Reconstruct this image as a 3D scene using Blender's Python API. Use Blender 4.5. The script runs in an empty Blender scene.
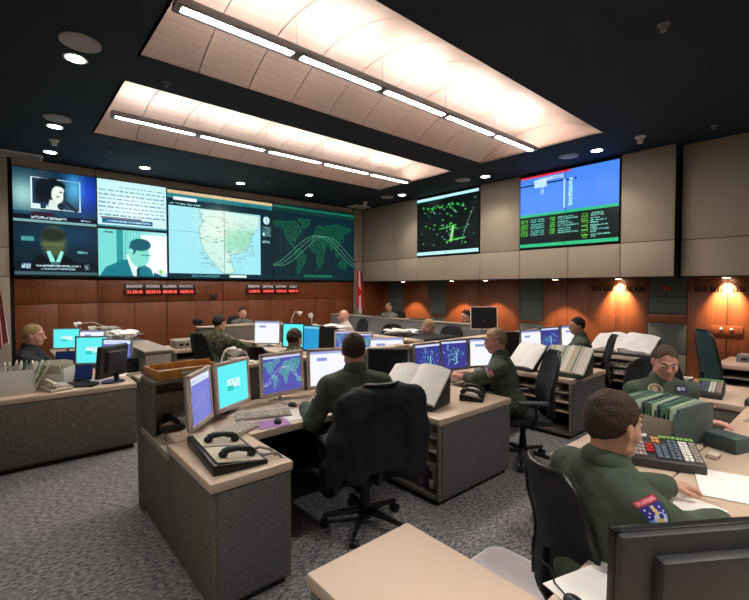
import bpy, bmesh, math, random
import numpy as np
from mathutils import Vector, Matrix
from mathutils.bvhtree import BVHTree
random.seed(7); rng = np.random.default_rng(7)
scn = bpy.context.scene
COL = scn.collection
PI = math.pi
V = Vector

# ------------------------------------------------------------------ camera
cd = bpy.data.cameras.new('camera'); cam = bpy.data.objects.new('camera', cd); COL.objects.link(cam)
cam.location = (0, 0, 1.8)
cam.rotation_euler = (math.radians(90) - math.atan(12.5/430), 0, math.radians(-41))
cd.sensor_width = 36; cd.lens = 430/749*36; cd.clip_start = 0.05
scn.camera = cam
scn.view_settings.view_transform = 'Standard'; scn.view_settings.look = 'None'
scn.view_settings.gamma = 1; scn.view_settings.exposure = .52
w = bpy.data.worlds.new('world'); scn.world = w; w.use_nodes = True
w.node_tree.nodes['Background'].inputs[0].default_value = (.02, .022, .03, 1)
w.node_tree.nodes['Background'].inputs[1].default_value = .3

# ------------------------------------------------------------------ materials
def lin(c): return tuple(((x/12.92) if x <= .04045 else ((x+.055)/1.055)**2.4) for x in c)
def S(r, g, b): return lin((r/255, g/255, b/255))
def new_mat(name):
    m = bpy.data.materials.new(name); m.use_nodes = True
    return m, m.node_tree, m.node_tree.nodes['Principled BSDF']
def mat(name, col, rough=.6, metal=0, var=.0, scale=30, bump=0, bscale=None, stretch=(1, 1, 1), spec=.4, col2=None, detail=4):
    m, nt, b = new_mat(name)
    b.inputs['Base Color'].default_value = (*col, 1)
    b.inputs['Roughness'].default_value = rough; b.inputs['Metallic'].default_value = metal
    b.inputs['Specular IOR Level'].default_value = spec
    if var or bump or col2:
        tc = nt.nodes.new('ShaderNodeTexCoord'); mp = nt.nodes.new('ShaderNodeMapping')
        mp.inputs['Scale'].default_value = stretch
        nt.links.new(tc.outputs['Object'], mp.inputs[0])
        n = nt.nodes.new('ShaderNodeTexNoise'); n.inputs['Scale'].default_value = scale; n.inputs['Detail'].default_value = detail
        nt.links.new(mp.outputs[0], n.inputs['Vector'])
        if var or col2:
            r = nt.nodes.new('ShaderNodeValToRGB')
            a = col; c2 = col2 if col2 else tuple(min(1, x*(1+var)) for x in col)
            c1 = col if col2 else tuple(x*(1-var) for x in col)
            r.color_ramp.elements[0].position = .36; r.color_ramp.elements[0].color = (*c1, 1)
            r.color_ramp.elements[1].position = .64; r.color_ramp.elements[1].color = (*c2, 1)
            nt.links.new(n.outputs[0], r.inputs[0]); nt.links.new(r.outputs[0], b.inputs['Base Color'])
        if bump:
            n2 = nt.nodes.new('ShaderNodeTexNoise'); n2.inputs['Scale'].default_value = bscale or scale
            nt.links.new(mp.outputs[0], n2.inputs['Vector'])
            bp = nt.nodes.new('ShaderNodeBump'); bp.inputs['Strength'].default_value = bump; bp.inputs['Distance'].default_value = .01
            nt.links.new(n2.outputs[0], bp.inputs['Height']); nt.links.new(bp.outputs[0], b.inputs['Normal'])
    return m
def emit(name, col, s):
    m, nt, b = new_mat(name)
    b.inputs['Base Color'].default_value = (*col, 1)
    b.inputs['Emission Color'].default_value = (*col, 1); b.inputs['Emission Strength'].default_value = s
    return m
def screen_mat():
    m, nt, b = new_mat('lit screen picture')
    a = nt.nodes.new('ShaderNodeVertexColor'); a.layer_name = 'Col'
    b.inputs['Base Color'].default_value = (.01, .01, .01, 1); b.inputs['Roughness'].default_value = .3; b.inputs['Specular IOR Level'].default_value = .12
    nt.links.new(a.outputs[0], b.inputs['Emission Color']); b.inputs['Emission Strength'].default_value = .76
    return m
def print_mat(name='printed cloth'):
    m, nt, b = new_mat(name)
    a = nt.nodes.new('ShaderNodeVertexColor'); a.layer_name = 'Col'
    nt.links.new(a.outputs[0], b.inputs['Base Color']); b.inputs['Roughness'].default_value = .85
    return m
def wood(name, c1, c2, scale=3, rough=.4):
    m, nt, b = new_mat(name)
    tc = nt.nodes.new('ShaderNodeTexCoord'); mp = nt.nodes.new('ShaderNodeMapping'); mp.inputs['Scale'].default_value = (9, 9, .35)
    nt.links.new(tc.outputs['Object'], mp.inputs[0])
    n = nt.nodes.new('ShaderNodeTexNoise'); n.inputs['Scale'].default_value = scale; n.inputs['Detail'].default_value = 8; n.inputs['Distortion'].default_value = .6
    nt.links.new(mp.outputs[0], n.inputs['Vector'])
    r = nt.nodes.new('ShaderNodeValToRGB'); r.color_ramp.elements[0].position = .3; r.color_ramp.elements[1].position = .7
    r.color_ramp.elements[0].color = (*c1, 1); r.color_ramp.elements[1].color = (*c2, 1)
    nt.links.new(n.outputs[0], r.inputs[0]); nt.links.new(r.outputs[0], b.inputs['Base Color'])
    b.inputs['Roughness'].default_value = rough
    return m
def camo(name, cols):
    m, nt, b = new_mat(name)
    tc = nt.nodes.new('ShaderNodeTexCoord'); n = nt.nodes.new('ShaderNodeTexNoise'); n.inputs['Scale'].default_value = 11; n.inputs['Detail'].default_value = 2; n.inputs['Distortion'].default_value = .8
    nt.links.new(tc.outputs['Object'], n.inputs['Vector'])
    r = nt.nodes.new('ShaderNodeValToRGB'); r.color_ramp.interpolation = 'CONSTANT'
    e = r.color_ramp.elements; e[0].position = 0; e[0].color = (*cols[0], 1); e[1].position = .44; e[1].color = (*cols[1], 1)
    for p, c in zip((.52, .6), cols[2:]): x = e.new(p); x.color = (*c, 1)
    nt.links.new(n.outputs[0], r.inputs[0]); nt.links.new(r.outputs[0], b.inputs['Base Color']); b.inputs['Roughness'].default_value = .9
    return m
def carpet_mat():
    m, nt, b = new_mat('loop carpet')
    tc = nt.nodes.new('ShaderNodeTexCoord'); mp = nt.nodes.new('ShaderNodeMapping'); mp.inputs['Scale'].default_value = (1, 2.2, 1); mp.inputs['Rotation'].default_value = (0, 0, .75)
    nt.links.new(tc.outputs['Object'], mp.inputs[0])
    n = nt.nodes.new('ShaderNodeTexNoise'); n.inputs['Scale'].default_value = 26; n.inputs['Detail'].default_value = 6; n.inputs['Roughness'].default_value = .75
    nt.links.new(mp.outputs[0], n.inputs['Vector'])
    r = nt.nodes.new('ShaderNodeValToRGB'); e = r.color_ramp.elements
    e[0].position = .40; e[0].color = (.035, .04, .052, 1); e[1].position = .62; e[1].color = (.34, .33, .34, 1)
    nt.links.new(n.outputs[0], r.inputs[0]); nt.links.new(r.outputs[0], b.inputs['Base Color']); b.inputs['Roughness'].default_value = .95
    bp = nt.nodes.new('ShaderNodeBump'); bp.inputs['Strength'].default_value = .5; bp.inputs['Distance'].default_value = .01
    nt.links.new(n.outputs[0], bp.inputs['Height']); nt.links.new(bp.outputs[0], b.inputs['Normal'])
    return m
def perforated():
    m, nt, b = new_mat('perforated vault metal')
    tc = nt.nodes.new('ShaderNodeTexCoord'); v = nt.nodes.new('ShaderNodeTexVoronoi'); v.inputs['Scale'].default_value = 28; v.inputs['Randomness'].default_value = 0
    nt.links.new(tc.outputs['Object'], v.inputs['Vector'])
    r = nt.nodes.new('ShaderNodeValToRGB'); e = r.color_ramp.elements
    e[0].position = .12; e[0].color = (.50, .36, .34, 1); e[1].position = .3; e[1].color = (.74, .62, .56, 1)
    nt.links.new(v.outputs['Distance'], r.inputs[0]); nt.links.new(r.outputs[0], b.inputs['Base Color'])
    b.inputs['Roughness'].default_value = .36; b.inputs['Metallic'].default_value = .5
    return m
M = dict(
    carpet=carpet_mat(), vault=perforated(), screen=screen_mat(), printed=print_mat(),
    ceiling=mat('matte dark ceiling', (.010, .018, .030), .8, var=.1, scale=60),
    wallwood=wood('reddish cherry panel', (.15, .042, .014), (.225, .066, .020)),
    doorwood=wood('orange cherry door veneer', (.15, .046, .020), (.235, .08, .030)),
    tan=mat('tan wall fabric', (.38, .32, .25), .9, var=.06, scale=220, bump=.15),
    grey_wall=mat('slate wall fabric', (.085, .105, .105), .9, var=.06, scale=200),
    groove=mat('dark joint', (.008, .008, .008), .9),
    beige=mat('beige laminate', (.60, .46, .35), .42, var=.05, scale=160),
    greybeige=mat('greige laminate', (.34, .29, .23), .5, var=.05, scale=140),
    panel=mat('greige fabric panel', (.132, .122, .102), .9, var=.2, scale=46, bump=.15, bscale=300),
    panelblue=mat('blue grey fabric panel', (.118, .116, .124), .9, var=.18, scale=60, bump=.15, bscale=300),
    edge=mat('grey metal edge', (.19, .18, .16), .4, .3),
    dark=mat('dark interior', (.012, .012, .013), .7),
    black=mat('black plastic', (.012, .012, .014), .38),
    blackm=mat('black mesh fabric', (.014, .015, .018), .8, var=.3, scale=400),
    charcoal=mat('charcoal plastic', (.045, .045, .05), .45),
    grey=mat('grey plastic', (.20, .20, .20), .5),
    bezel=mat('silver beige plastic', (.74, .60, .52), .42),
    bezelg=mat('grey silver plastic', (.26, .26, .27), .4),
    steel=mat('brushed steel', (.5, .5, .5), .3, .9),
    white=mat('white plastic', (.75, .74, .70), .45),
    paper=mat('white paper', (.90, .87, .83), .8, var=.03, scale=12),
    pageedge=mat('page edges', (.62, .55, .45), .8, var=.25, scale=120, stretch=(1, 1, .2)),
    jacket=mat('black jacket cloth', (.008, .009, .013), .75, var=.3, scale=20),
    green=mat('dark green vinyl', (.03, .06, .045), .5),
    folder=mat('green hanging folder', (.10, .19, .13), .8),
    folderpale=mat('pale green folder', (.45, .55, .40), .8),
    filegrey=mat('dark slate board', (.07, .10, .105), .6),
    cream=mat('cream board', (.55, .50, .40), .8),
    wood=wood('orange varnished wood', (.45, .17, .03), (.62, .27, .05), 2, .35),
    red=mat('red plastic', (.55, .03, .03), .4), orange=mat('orange plastic', (.6, .30, .12), .4),
    lime=mat('green keys', (.22, .42, .12), .5), keyblue=mat('blue grey keys', (.12, .15, .2), .5),
    keys=mat('grey keys', (.38, .31, .29), .5), mauve=mat('mauve mouse mat', (.35, .18, .42), .7),
    matclear=mat('clear chair mat plastic', (.55, .50, .53), .25, var=.05, scale=5),
    lampglow=emit('fluorescent lens', (1, .94, .87), 82), uplight=emit('fluorescent uplight', (1, .88, .80), 36),
    downglow=emit('downlight lens', (1, .96, .9), 14), warmglow=emit('wall washer lens', (1, .75, .5), 14),
    led=emit('red led digits', (1, .10, .07), 1.7), signwhite=emit('backlit sign letters', (.8, .72, .66), .30),
    ledback=mat('dark red led face', (.12, .005, .005), .4), darkred=mat('dark sign letters', (.02, .006, .004), .6),
    speaker=mat('grey speaker grille', (.42, .42, .44), .7, var=.3, scale=300),
)
SKIN = [mat('skin light', (.62, .34, .24), .5, var=.06, scale=25), mat('skin tan', (.48, .25, .16), .5, var=.06, scale=25), mat('skin pink', (.68, .34, .27), .5, var=.06, scale=25)]
HAIR = dict(dark=mat('dark brown hair', (.022, .014, .010), .75, var=.4, scale=140, bump=.5, stretch=(1, 1, .3)),
            sandy=mat('sandy grey hair', (.34, .23, .13), .75, var=.35, scale=140, bump=.5), blond=mat('blond hair', (.36, .24, .12), .7, var=.3, scale=120, bump=.5, stretch=(1, 1, .3)),
            brown=mat('brown hair', (.05, .027, .015), .75, var=.4, scale=140, bump=.5), shaved=mat('cropped hair', (.09, .055, .04), .8, var=.4, scale=200, bump=.3))
SUIT = mat('sage green flight suit cloth', (.062, .084, .056), .85, var=.15, scale=9, bump=.5, bscale=22)
CAMO = camo('woodland camouflage', [(.03, .025, .018), (.07, .10, .04), (.16, .13, .075), (.035, .05, .025)])
CAMO2 = camo('pale green camouflage', [(.12, .16, .08), (.22, .27, .12), (.30, .33, .19), (.14, .2, .09)])
CLOTH = dict(black=M['jacket'], white=mat('cream shirt', (.6, .55, .48), .85), dkgreen=SUIT, olive=mat('olive grey shirt', (.14, .15, .12), .85))
EYE = mat('eye white', (.6, .57, .54), .2); IRIS = mat('dark iris', (.03, .02, .015), .2); LIP = mat('lips', (.50, .22, .18), .5); EARIN = SKIN[2]

# ------------------------------------------------------------------ objects
def link(o, parent=None):
    COL.objects.link(o)
    if parent: o.parent = parent
    return o
def top(name, label, cat, loc=(0, 0, 0), rz=0, group=None):
    o = bpy.data.objects.new(name, None); o.empty_display_size = .1; link(o)
    o.location = loc; o.rotation_euler = (0, 0, rz); o['label'] = label; o['category'] = cat
    if group: o['group'] = group
    return o
def tag(o, label, cat, group=None):
    o['label'] = label; o['category'] = cat
    if group: o['group'] = group
    return o
def struct(o): o['kind'] = 'structure'; return o
def dup(o, loc=None, rz=None, label=None, parent=None):
    c = o.copy(); COL.objects.link(c)
    if parent is not None: c.parent = parent
    if loc is not None: c.location = loc
    if rz is not None: c.rotation_euler = (0, 0, rz)
    if label: c['label'] = label
    for ch in o.children: dup(ch, parent=c)
    return c
def rzf(fx, fy): return math.atan2(-fx, fy)          # rotation that turns local +Y to (fx, fy)

class MB:
    def __init__(s): s.bm = bmesh.new()
    def merge(s, t, mx=None):
        if mx is not None: t.transform(mx)
        me = bpy.data.meshes.new('t'); t.to_mesh(me); t.free(); s.bm.from_mesh(me); bpy.data.meshes.remove(me); return s
    def box(s, x0, x1, y0, y1, z0, z1, bev=0, mx=None, seg=2):
        t = bmesh.new(); bmesh.ops.create_cube(t, size=1)
        t.transform(Matrix.Translation(((x0+x1)/2, (y0+y1)/2, (z0+z1)/2)) @ Matrix.Diagonal((abs(x1-x0), abs(y1-y0), abs(z1-z0), 1)))
        if bev: bmesh.ops.bevel(t, geom=t.edges[:], offset=bev, segments=seg, affect='EDGES', profile=.5)
        return s.merge(t, mx)
    def cyl(s, p0, p1, r0, r1=None, seg=16, mx=None):
        r1 = r0 if r1 is None else r1
        p0, p1 = V(p0), V(p1); d = p1-p0; t = bmesh.new()
        bmesh.ops.create_cone(t, cap_ends=True, segments=seg, radius1=max(r0, 1e-5), radius2=max(r1, 1e-5), depth=d.length)
        t.transform(Matrix.Translation((p0+p1)/2) @ d.to_track_quat('Z', 'Y').to_matrix().to_4x4())
        return s.merge(t, mx)
    def ball(s, c, r, seg=16, mx=None):
        if not hasattr(r, '__len__'): r = (r, r, r)
        t = bmesh.new(); bmesh.ops.create_uvsphere(t, u_segments=seg, v_segments=max(6, seg//2), radius=1)
        t.transform(Matrix.Translation(c) @ Matrix.Diagonal((*r, 1))); return s.merge(t, mx)
    def tube(s, pts, r, seg=8, mx=None):
        pts = [V(p) for p in pts]; t = bmesh.new(); rings = []
        n = len(pts); up = V((0, 0, 1))
        for i, p in enumerate(pts):
            d = (pts[min(i+1, n-1)]-pts[max(i-1, 0)]).normalized()
            a = d.cross(up)
            if a.length < .05: a = d.cross(V((1, 0, 0)))
            a.normalize(); b = d.cross(a)
            rr = r[i] if hasattr(r, '__len__') else r
            rings.append([t.verts.new(p+a*rr*math.cos(2*PI*k/seg)+b*rr*math.sin(2*PI*k/seg)) for k in range(seg)])
        for i in range(n-1):
            for k in range(seg): t.faces.new((rings[i][k], rings[i][(k+1) % seg], rings[i+1][(k+1) % seg], rings[i+1][k]))
        t.faces.new(rings[0]); t.faces.new(rings[-1]); return s.merge(t, mx)
    def prism(s, pts, vec, bev=0, mx=None):
        t = bmesh.new(); vec = V(vec); a = [t.verts.new(V(p)) for p in pts]; b = [t.verts.new(V(p)+vec) for p in pts]; n = len(a)
        t.faces.new(a); t.faces.new(b[::-1])
        for i in range(n): t.faces.new((a[i], b[i], b[(i+1) % n], a[(i+1) % n]))
        bmesh.ops.recalc_face_normals(t, faces=t.faces[:])
        if bev: bmesh.ops.bevel(t, geom=t.edges[:], offset=bev, segments=2, affect='EDGES', profile=.5)
        return s.merge(t, mx)
    def sheet(s, fn, nu, nv, th=.004, mx=None):
        t = bmesh.new(); P = [[V(fn(i/nu, j/nv)) for j in range(nv+1)] for i in range(nu+1)]
        def nrm(i, j):
            a = P[min(i+1, nu)][j]-P[max(i-1, 0)][j]; b = P[i][min(j+1, nv)]-P[i][max(j-1, 0)]; c = a.cross(b)
            return c.normalized() if c.length else V((0, 0, 1))
        A = [[t.verts.new(P[i][j]) for j in range(nv+1)] for i in range(nu+1)]
        B = [[t.verts.new(P[i][j]-nrm(i, j)*th) for j in range(nv+1)] for i in range(nu+1)]
        for i in range(nu):
            for j in range(nv):
                t.faces.new((A[i][j], A[i+1][j], A[i+1][j+1], A[i][j+1])); t.faces.new((B[i][j+1], B[i+1][j+1], B[i+1][j], B[i][j]))
        for i in range(nu):
            t.faces.new((A[i][0], B[i][0], B[i+1][0], A[i+1][0])); t.faces.new((A[i+1][nv], B[i+1][nv], B[i][nv], A[i][nv]))
        for j in range(nv):
            t.faces.new((A[0][j+1], B[0][j+1], B[0][j], A[0][j])); t.faces.new((A[nu][j], B[nu][j], B[nu][j+1], A[nu][j+1]))
        return s.merge(t, mx)
    def build(s, name, m, parent=None, smooth=True, ang=40):
        bmesh.ops.recalc_face_normals(s.bm, faces=s.bm.faces[:])
        me = bpy.data.meshes.new(name); s.bm.to_mesh(me); s.bm.free(); me.materials.append(m if not isinstance(m, str) else M[m])
        if smooth:
            me.polygons.foreach_set('use_smooth', [True]*len(me.polygons)); me.set_sharp_from_angle(angle=math.radians(ang))
        return link(bpy.data.objects.new(name, me), parent)

# ------------------------------------------------------------------ painted pictures (screens, flags, patches) as coloured grids
class Canvas:
    def __init__(s, w, h, bg=(0, 0, 0)):
        s.w, s.h = w, h; s.a = np.zeros((h, w, 3), np.float32); s.a[:] = np.array(bg)/255
        yy, xx = np.mgrid[0:h, 0:w]; s.x = (xx+.5)/w; s.y = (yy+.5)/h
    def mix(s, m, c, al=1.0):
        m = (m*al)[..., None]; s.a = s.a*(1-m)+np.array(c, np.float32)/255*m; return s
    def rect(s, x0, y0, x1, y1, c, al=1): return s.mix(((s.x >= x0) & (s.x < x1) & (s.y >= y0) & (s.y < y1)).astype(np.float32), c, al)
    def ell(s, cx, cy, rx, ry, c, al=1, soft=.15):
        d = np.sqrt(((s.x-cx)/rx)**2+((s.y-cy)/ry)**2); return s.mix(np.clip((1-d)/soft+.5, 0, 1), c, al)
    def glow(s, cx, cy, rx, ry, c, al=1):
        d = ((s.x-cx)/rx)**2+((s.y-cy)/ry)**2; return s.mix(np.exp(-d), c, al)
    def inside(s, pts):
        r = np.zeros((s.h, s.w), bool); n = len(pts)
        for i in range(n):
            (x0, y0), (x1, y1) = pts[i], pts[(i+1) % n]
            if y0 == y1: continue
            c = ((y0 > s.y) != (y1 > s.y)) & (s.x < (x1-x0)*(s.y-y0)/(y1-y0)+x0); r ^= c
        return r
    def poly(s, pts, c, al=1): return s.mix(s.inside(pts).astype(np.float32), c, al)
    def line(s, pts, c, wd=.006, al=1):
        asp = s.w/s.h; m = np.zeros((s.h, s.w), np.float32)
        for (x0, y0), (x1, y1) in zip(pts[:-1], pts[1:]):
            ax, ay, dx, dy = x0*asp, y0, (x1-x0)*asp, y1-y0; L = dx*dx+dy*dy+1e-12
            t = np.clip(((s.x*asp-ax)*dx+(s.y-ay)*dy)/L, 0, 1)
            d = np.hypot(s.x*asp-ax-t*dx, s.y-ay-t*dy); m = np.maximum(m, np.clip(1.3-d/wd, 0, 1))
        return s.mix(m, c, al)
    def scrawl(s, x0, y0, x1, y1, c, al=1, dens=.6):
        """broken marks the size of far-off text"""
        m = ((s.x >= x0) & (s.x < x1) & (s.y >= y0) & (s.y < y1)); n = rng.random((s.h, s.w)) < dens
        return s.mix((m & n).astype(np.float32), c, al)
    def noise(s, amt): s.a = np.clip(s.a*(1+(rng.random((s.h, s.w, 1))-.5)*amt), 0, 1); return s
def paint_mesh(name, cv, fn, m, parent=None, gain=1.0):
    """fn(u, v) -> point, u right, v down"""
    w_, h_ = cv.w, cv.h
    P = [fn(i/w_, j/h_) for j in range(h_+1) for i in range(w_+1)]
    F = [(j*(w_+1)+i, (j+1)*(w_+1)+i, (j+1)*(w_+1)+i+1, j*(w_+1)+i+1) for j in range(h_) for i in range(w_)]
    me = bpy.data.meshes.new(name); me.from_pydata([tuple(p) for p in P], [], F)
    at = me.color_attributes.new('Col', 'FLOAT_COLOR', 'CORNER')
    c = np.clip(cv.a, 0, 1); c = np.where(c <= .04045, c/12.92, ((c+.055)/1.055)**2.4)*gain
    c = np.concatenate([c.reshape(-1, 3), np.ones((w_*h_, 1))], 1).astype(np.float32)
    at.data.foreach_set('color', np.repeat(c, 4, 0).ravel())
    me.materials.append(m); me.polygons.foreach_set('use_smooth', [True]*len(F))
    return link(bpy.data.objects.new(name, me), parent)

CONT = [  # coarse continents in lon, lat
 [(-168, 66), (-156, 71), (-125, 70), (-95, 72), (-80, 73), (-62, 60), (-55, 52), (-66, 44), (-75, 37), (-81, 30), (-80, 25), (-84, 30), (-97, 27), (-97, 18), (-88, 20), (-83, 9), (-92, 14), (-106, 22), (-117, 32), (-124, 42), (-125, 50), (-140, 60), (-160, 57)],
 [(-55, 60), (-44, 60), (-22, 70), (-18, 80), (-60, 82), (-70, 76), (-52, 70)],
 [(-80, 8), (-62, 10), (-50, 0), (-35, -7), (-40, -22), (-55, -35), (-65, -45), (-72, -54), (-74, -40), (-70, -20), (-81, -5)],
 [(-17, 21), (-6, 35), (10, 37), (32, 31), (43, 12), (51, 11), (40, -5), (40, -16), (32, -28), (20, -35), (12, -18), (9, 3), (-8, 5), (-17, 14)],
 [(-9, 43), (-2, 48), (8, 54), (5, 60), (20, 70), (40, 66), (70, 73), (105, 77), (140, 73), (178, 68), (160, 60), (142, 55), (130, 42), (121, 39), (121, 28), (108, 20), (105, 9), (99, 14), (90, 22), (80, 9), (73, 19), (60, 25), (50, 29), (57, 20), (44, 13), (35, 30), (28, 36), (22, 38), (14, 44), (0, 38)],
 [(114, -22), (130, -12), (142, -11), (153, -27), (147, -38), (131, -32), (115, -34)],
 [(131, 33), (140, 36), (141, 42), (137, 37)], [(96, 5), (105, -6), (115, -8), (119, 5), (110, 2)]]
def world_map(w_, h_, bg, land, rim, track, grid, box=(.0, .12, 1., .95), lo0=-150, lo1=210, la0=82, la1=-60):
    c = Canvas(w_, h_, bg); x0, y0, x1, y1 = box
    f = lambda lo, la: (x0+(lo-lo0)/(lo1-lo0)*(x1-x0), y0+(la0-la)/(la0-la1)*(y1-y0))
    for k in range(1, 12): c.line([(k/12, y0), (k/12, y1)], grid, .004, .7)
    for k in range(0, 8): c.line([(x0, y0+k/7*(y1-y0)), (x1, y0+k/7*(y1-y0))], grid, .004, .7)
    for P in CONT:
        q = [f(*p) for p in P]; c.poly(q, land, .8)
        m = c.inside(q) & (rng.random((h_, w_)) < .35); c.mix(m.astype(np.float32), rim, .6); c.line(q+q[:1], rim, .006, .75)
    for ph in (0, .055, .12):
        c.line([(x, (y0+y1)/2+.03-(y1-y0)*.27*math.sin((x-ph-.22)*2*PI*.88)) for x in [i/40 for i in range(41)]], track, .005, .85)
    return c
# ------------------------------------------------------------------ the room
X0, X1, YB, Y0, ZC = -3.0, 9.5, 10.6, -4.0, 4.25
XS = 8.7                                            # face of the upper right wall
m = MB(); m.box(X0, X1+.2, Y0, YB+.2, -.1, 0); struct(m.build('floor', 'carpet'))
VX0, VX1 = 1.16, 7.22
VY = [(2.82, 5.12), (5.84, 8.17)]
m = MB(); th = .03
m.box(X0, VX0, Y0, YB+.1, ZC, ZC+th); m.box(VX1, X1+.2, Y0, YB+.1, ZC, ZC+th)
m.box(VX0, VX1, Y0, VY[0][0], ZC, ZC+th); m.box(VX0, VX1, VY[0][1], VY[1][0], ZC, ZC+th); m.box(VX0, VX1, VY[1][1], YB+.1, ZC, ZC+th)
struct(m.build('ceiling', 'ceiling', smooth=False))
def vault(ya, yb, n=1):
    rise = .36; c = (ya+yb)/2; hw = (yb-ya)/2
    R = (hw*hw+rise*rise)/(2*rise); zc = ZC+.02+rise-R; amax = math.asin(hw/R)
    k = 10; L = (VX1-VX0)/k
    m = MB(); mg = MB()
    for i in range(k):
        xa, xb = VX0+i*L+.006, VX0+(i+1)*L-.006
        m.sheet(lambda u, v: (xa+(xb-xa)*u, c+R*math.sin(-amax+2*amax*v), zc+R*math.cos(-amax+2*amax*v)), 1, 24, -.02)
    mg.sheet(lambda u, v: (VX0-.02+(VX1-VX0+.04)*u, c+(R+.04)*math.sin(-amax+2*amax*v), zc+(R+.04)*math.cos(-amax+2*amax*v)), 1, 24, -.02)
    t = struct(m.build('ceiling_vault_%d' % n, 'vault'))
    struct(mg.build('ceiling_backing_%d' % n, 'groove'))
    for j, xe in enumerate((VX0-.03, VX1)):
        e = MB(); e.prism([(xe, ya-.03, ZC+.0)]+[(xe, c+(R+.0)*math.sin(-amax+2*amax*q/16), zc+R*math.cos(-amax+2*amax*q/16)) for q in range(17)]+[(xe, yb+.03, ZC)], (.03, 0, 0))
        struct(e.build('ceiling_vault_end_%d' % (2*n+j-1), 'vault'))
vault(*VY[0], 1); vault(*VY[1], 2)
# slats of ceiling shell above the vaults so that no outside light gets in
m = MB(); m.box(X0, X1+.2, Y0, YB+.2, 5.0, 5.1); struct(m.build('ceiling_deck', 'groove'))
# linear luminaires
for (yc, xa, xb), lab in zip([(3.97, 1.175, 7.18), (7.06, 1.22, 7.18)], ('near, larger lit vault', 'far, smaller lit vault')):
    t = top('linear_luminaire', 'long slim grey luminaire with five lit lenses in the %s' % lab, 'ceiling light', (xa, yc, ZC-.04))
    Lt = xb-xa; h = MB()
    h.box(0, Lt, -.085, -.045, 0, .07, .004); h.box(0, Lt, .045, .085, 0, .07, .004); h.box(0, Lt, -.05, .05, .02, .06)
    for k in range(6): h.box(Lt*k/5-(.0 if k == 0 else .05), Lt*k/5+(.05 if k < 5 else 0), -.06, .06, .0, .07)
    h.build('housing', 'bezelg', t)
    for k in range(5):
        b = MB(); b.box(Lt*k/5+.06, Lt*(k+1)/5-.06, -.027, .027, .004, .02, .003); b.build('lens', 'lampglow', t)
        b = MB(); b.box(Lt*k/5+.10, Lt*(k+1)/5-.10, -.035, .035, .062, .075, .003); b.build('uplight_tube', 'uplight', t)
    for k in (1, 2, 3, 4):
        b = MB(); b.cyl((Lt*k/5, 0, .06), (Lt*k/5, 0, .42), .004, seg=6); b.build('hanger_wire', 'steel', t)
# recessed downlights, speakers, sprinklers, vents
def spot(loc, energy, ang, blend, col, tgt=(0, 0, -1), rad=.06):
    ld = bpy.data.lights.new('lamp', 'SPOT'); ld.energy = energy; ld.spot_size = math.radians(ang); ld.spot_blend = blend
    ld.color = col; ld.shadow_soft_size = rad
    return ld, V(tgt).to_track_quat('-Z', 'Y').to_euler()
DL = [(.65, 5.61), (.67, 8.16), (.72, 9.75), (2.27, 9.75), (4.29, 9.72), (6.2, 9.75), (8.05, 8.15), (8.1, 5.6), (8.07, 3.24), (6.5, -2.4), (-1, 1.5), (-1, -1.5), (2.0, -.6), (4.0, -.6), (6.5, -.6), (.2, -2.4), (3, -2.4)]
seen = {0: 'nearest the camera on the left, beside a large round speaker', 1: 'second on the left, beside a round speaker', 2: 'in the far left corner beside the air vent',
        3: 'above the text display', 4: 'above the map display', 5: 'above the green world display', 6: 'in the far right corner beside a speaker', 7: 'above the tan wall between the two wall displays',
        8: 'above the blue and black wall display'}
for i, (x, y) in enumerate(DL):
    lab = 'round recessed ceiling downlight '+seen.get(i, 'out of the frame over the near consoles')
    t = top('recessed_downlight', lab, 'ceiling light', (x, y, ZC), 0, None if i in seen else 'downlights over the near consoles')
    b = MB(); b.cyl((0, 0, -.012), (0, 0, 0), .115, .105, 32); b.build('trim_ring', 'white', t)
    b = MB(); b.cyl((0, 0, -.016), (0, 0, -.011), .085, seg=32); b.build('lens', 'downglow', t)
    e = 60 if i in seen else 190
    ld, ro = spot(None, e, 110, .8, (1, .93, .84)); lo = link(bpy.data.objects.new('lamp', ld), t); lo.rotation_euler = ro; lo.location = (0, 0, -.03)
for (x, y), r, lab in [((.65, 5.22), .18, 'large round grey ceiling speaker grille nearest the camera on the left'), ((.67, 7.76), .17, 'round grey ceiling speaker grille farther back on the left'),
                    ((7.95, 8.62), .17, 'round grey ceiling speaker grille in the far right corner'), ((7.98, 6.12), .17, 'round grey ceiling speaker grille right of the radar display'),
                    ((8.02, 3.72), .17, 'round grey ceiling speaker grille over the blue wall display')]:
    b = MB(); b.cyl((0, 0, -.015), (0, 0, 0), r, r, 40); b.cyl((0, 0, -.02), (0, 0, -.012), r*.86, r*.84, 40)
    o = tag(b.build('ceiling_speaker', 'speaker'), lab, 'speaker'); o.location = (x, y, ZC)
for (x, y), s, lab in [((1.54, 5.55), 1, 'small pendent sprinkler head between the two vaults at left'), ((4.7, 1.31), 1.2, 'small sprinkler head on the dark ceiling at upper right'),
                    ((7.9, 2.5), 1.8, 'white conical detector on the ceiling near the blue display'), ((8.2, 1.6), .9, 'small sprinkler head nearest the right wall'),
                    ((1.5, 8.9), .9, 'small sprinkler head in front of the text display'), ((.72, 8.95), 1.6, 'white conical detector between two left downlights'),
                    ((4.75, 9.2), .8, 'small sprinkler head in front of the map display'), ((7.95, 9.55), 1.7, 'white conical detector beside the right ceiling vent')]:
    b = MB(); b.cyl((0, 0, -.012), (0, 0, 0), .045*s, .045*s, 20); b.cyl((0, 0, -.05*s), (0, 0, -.01), .018*s, .035*s, 16); b.cyl((0, 0, -.056*s), (0, 0, -.05*s), .025*s, seg=16)
    o = tag(b.build('sprinkler_head' if s < 1.5 else 'ceiling_detector', 'grey' if s < 1.5 else 'white'), lab, 'sprinkler' if s < 1.5 else 'detector'); o.location = (x, y, ZC)
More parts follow.
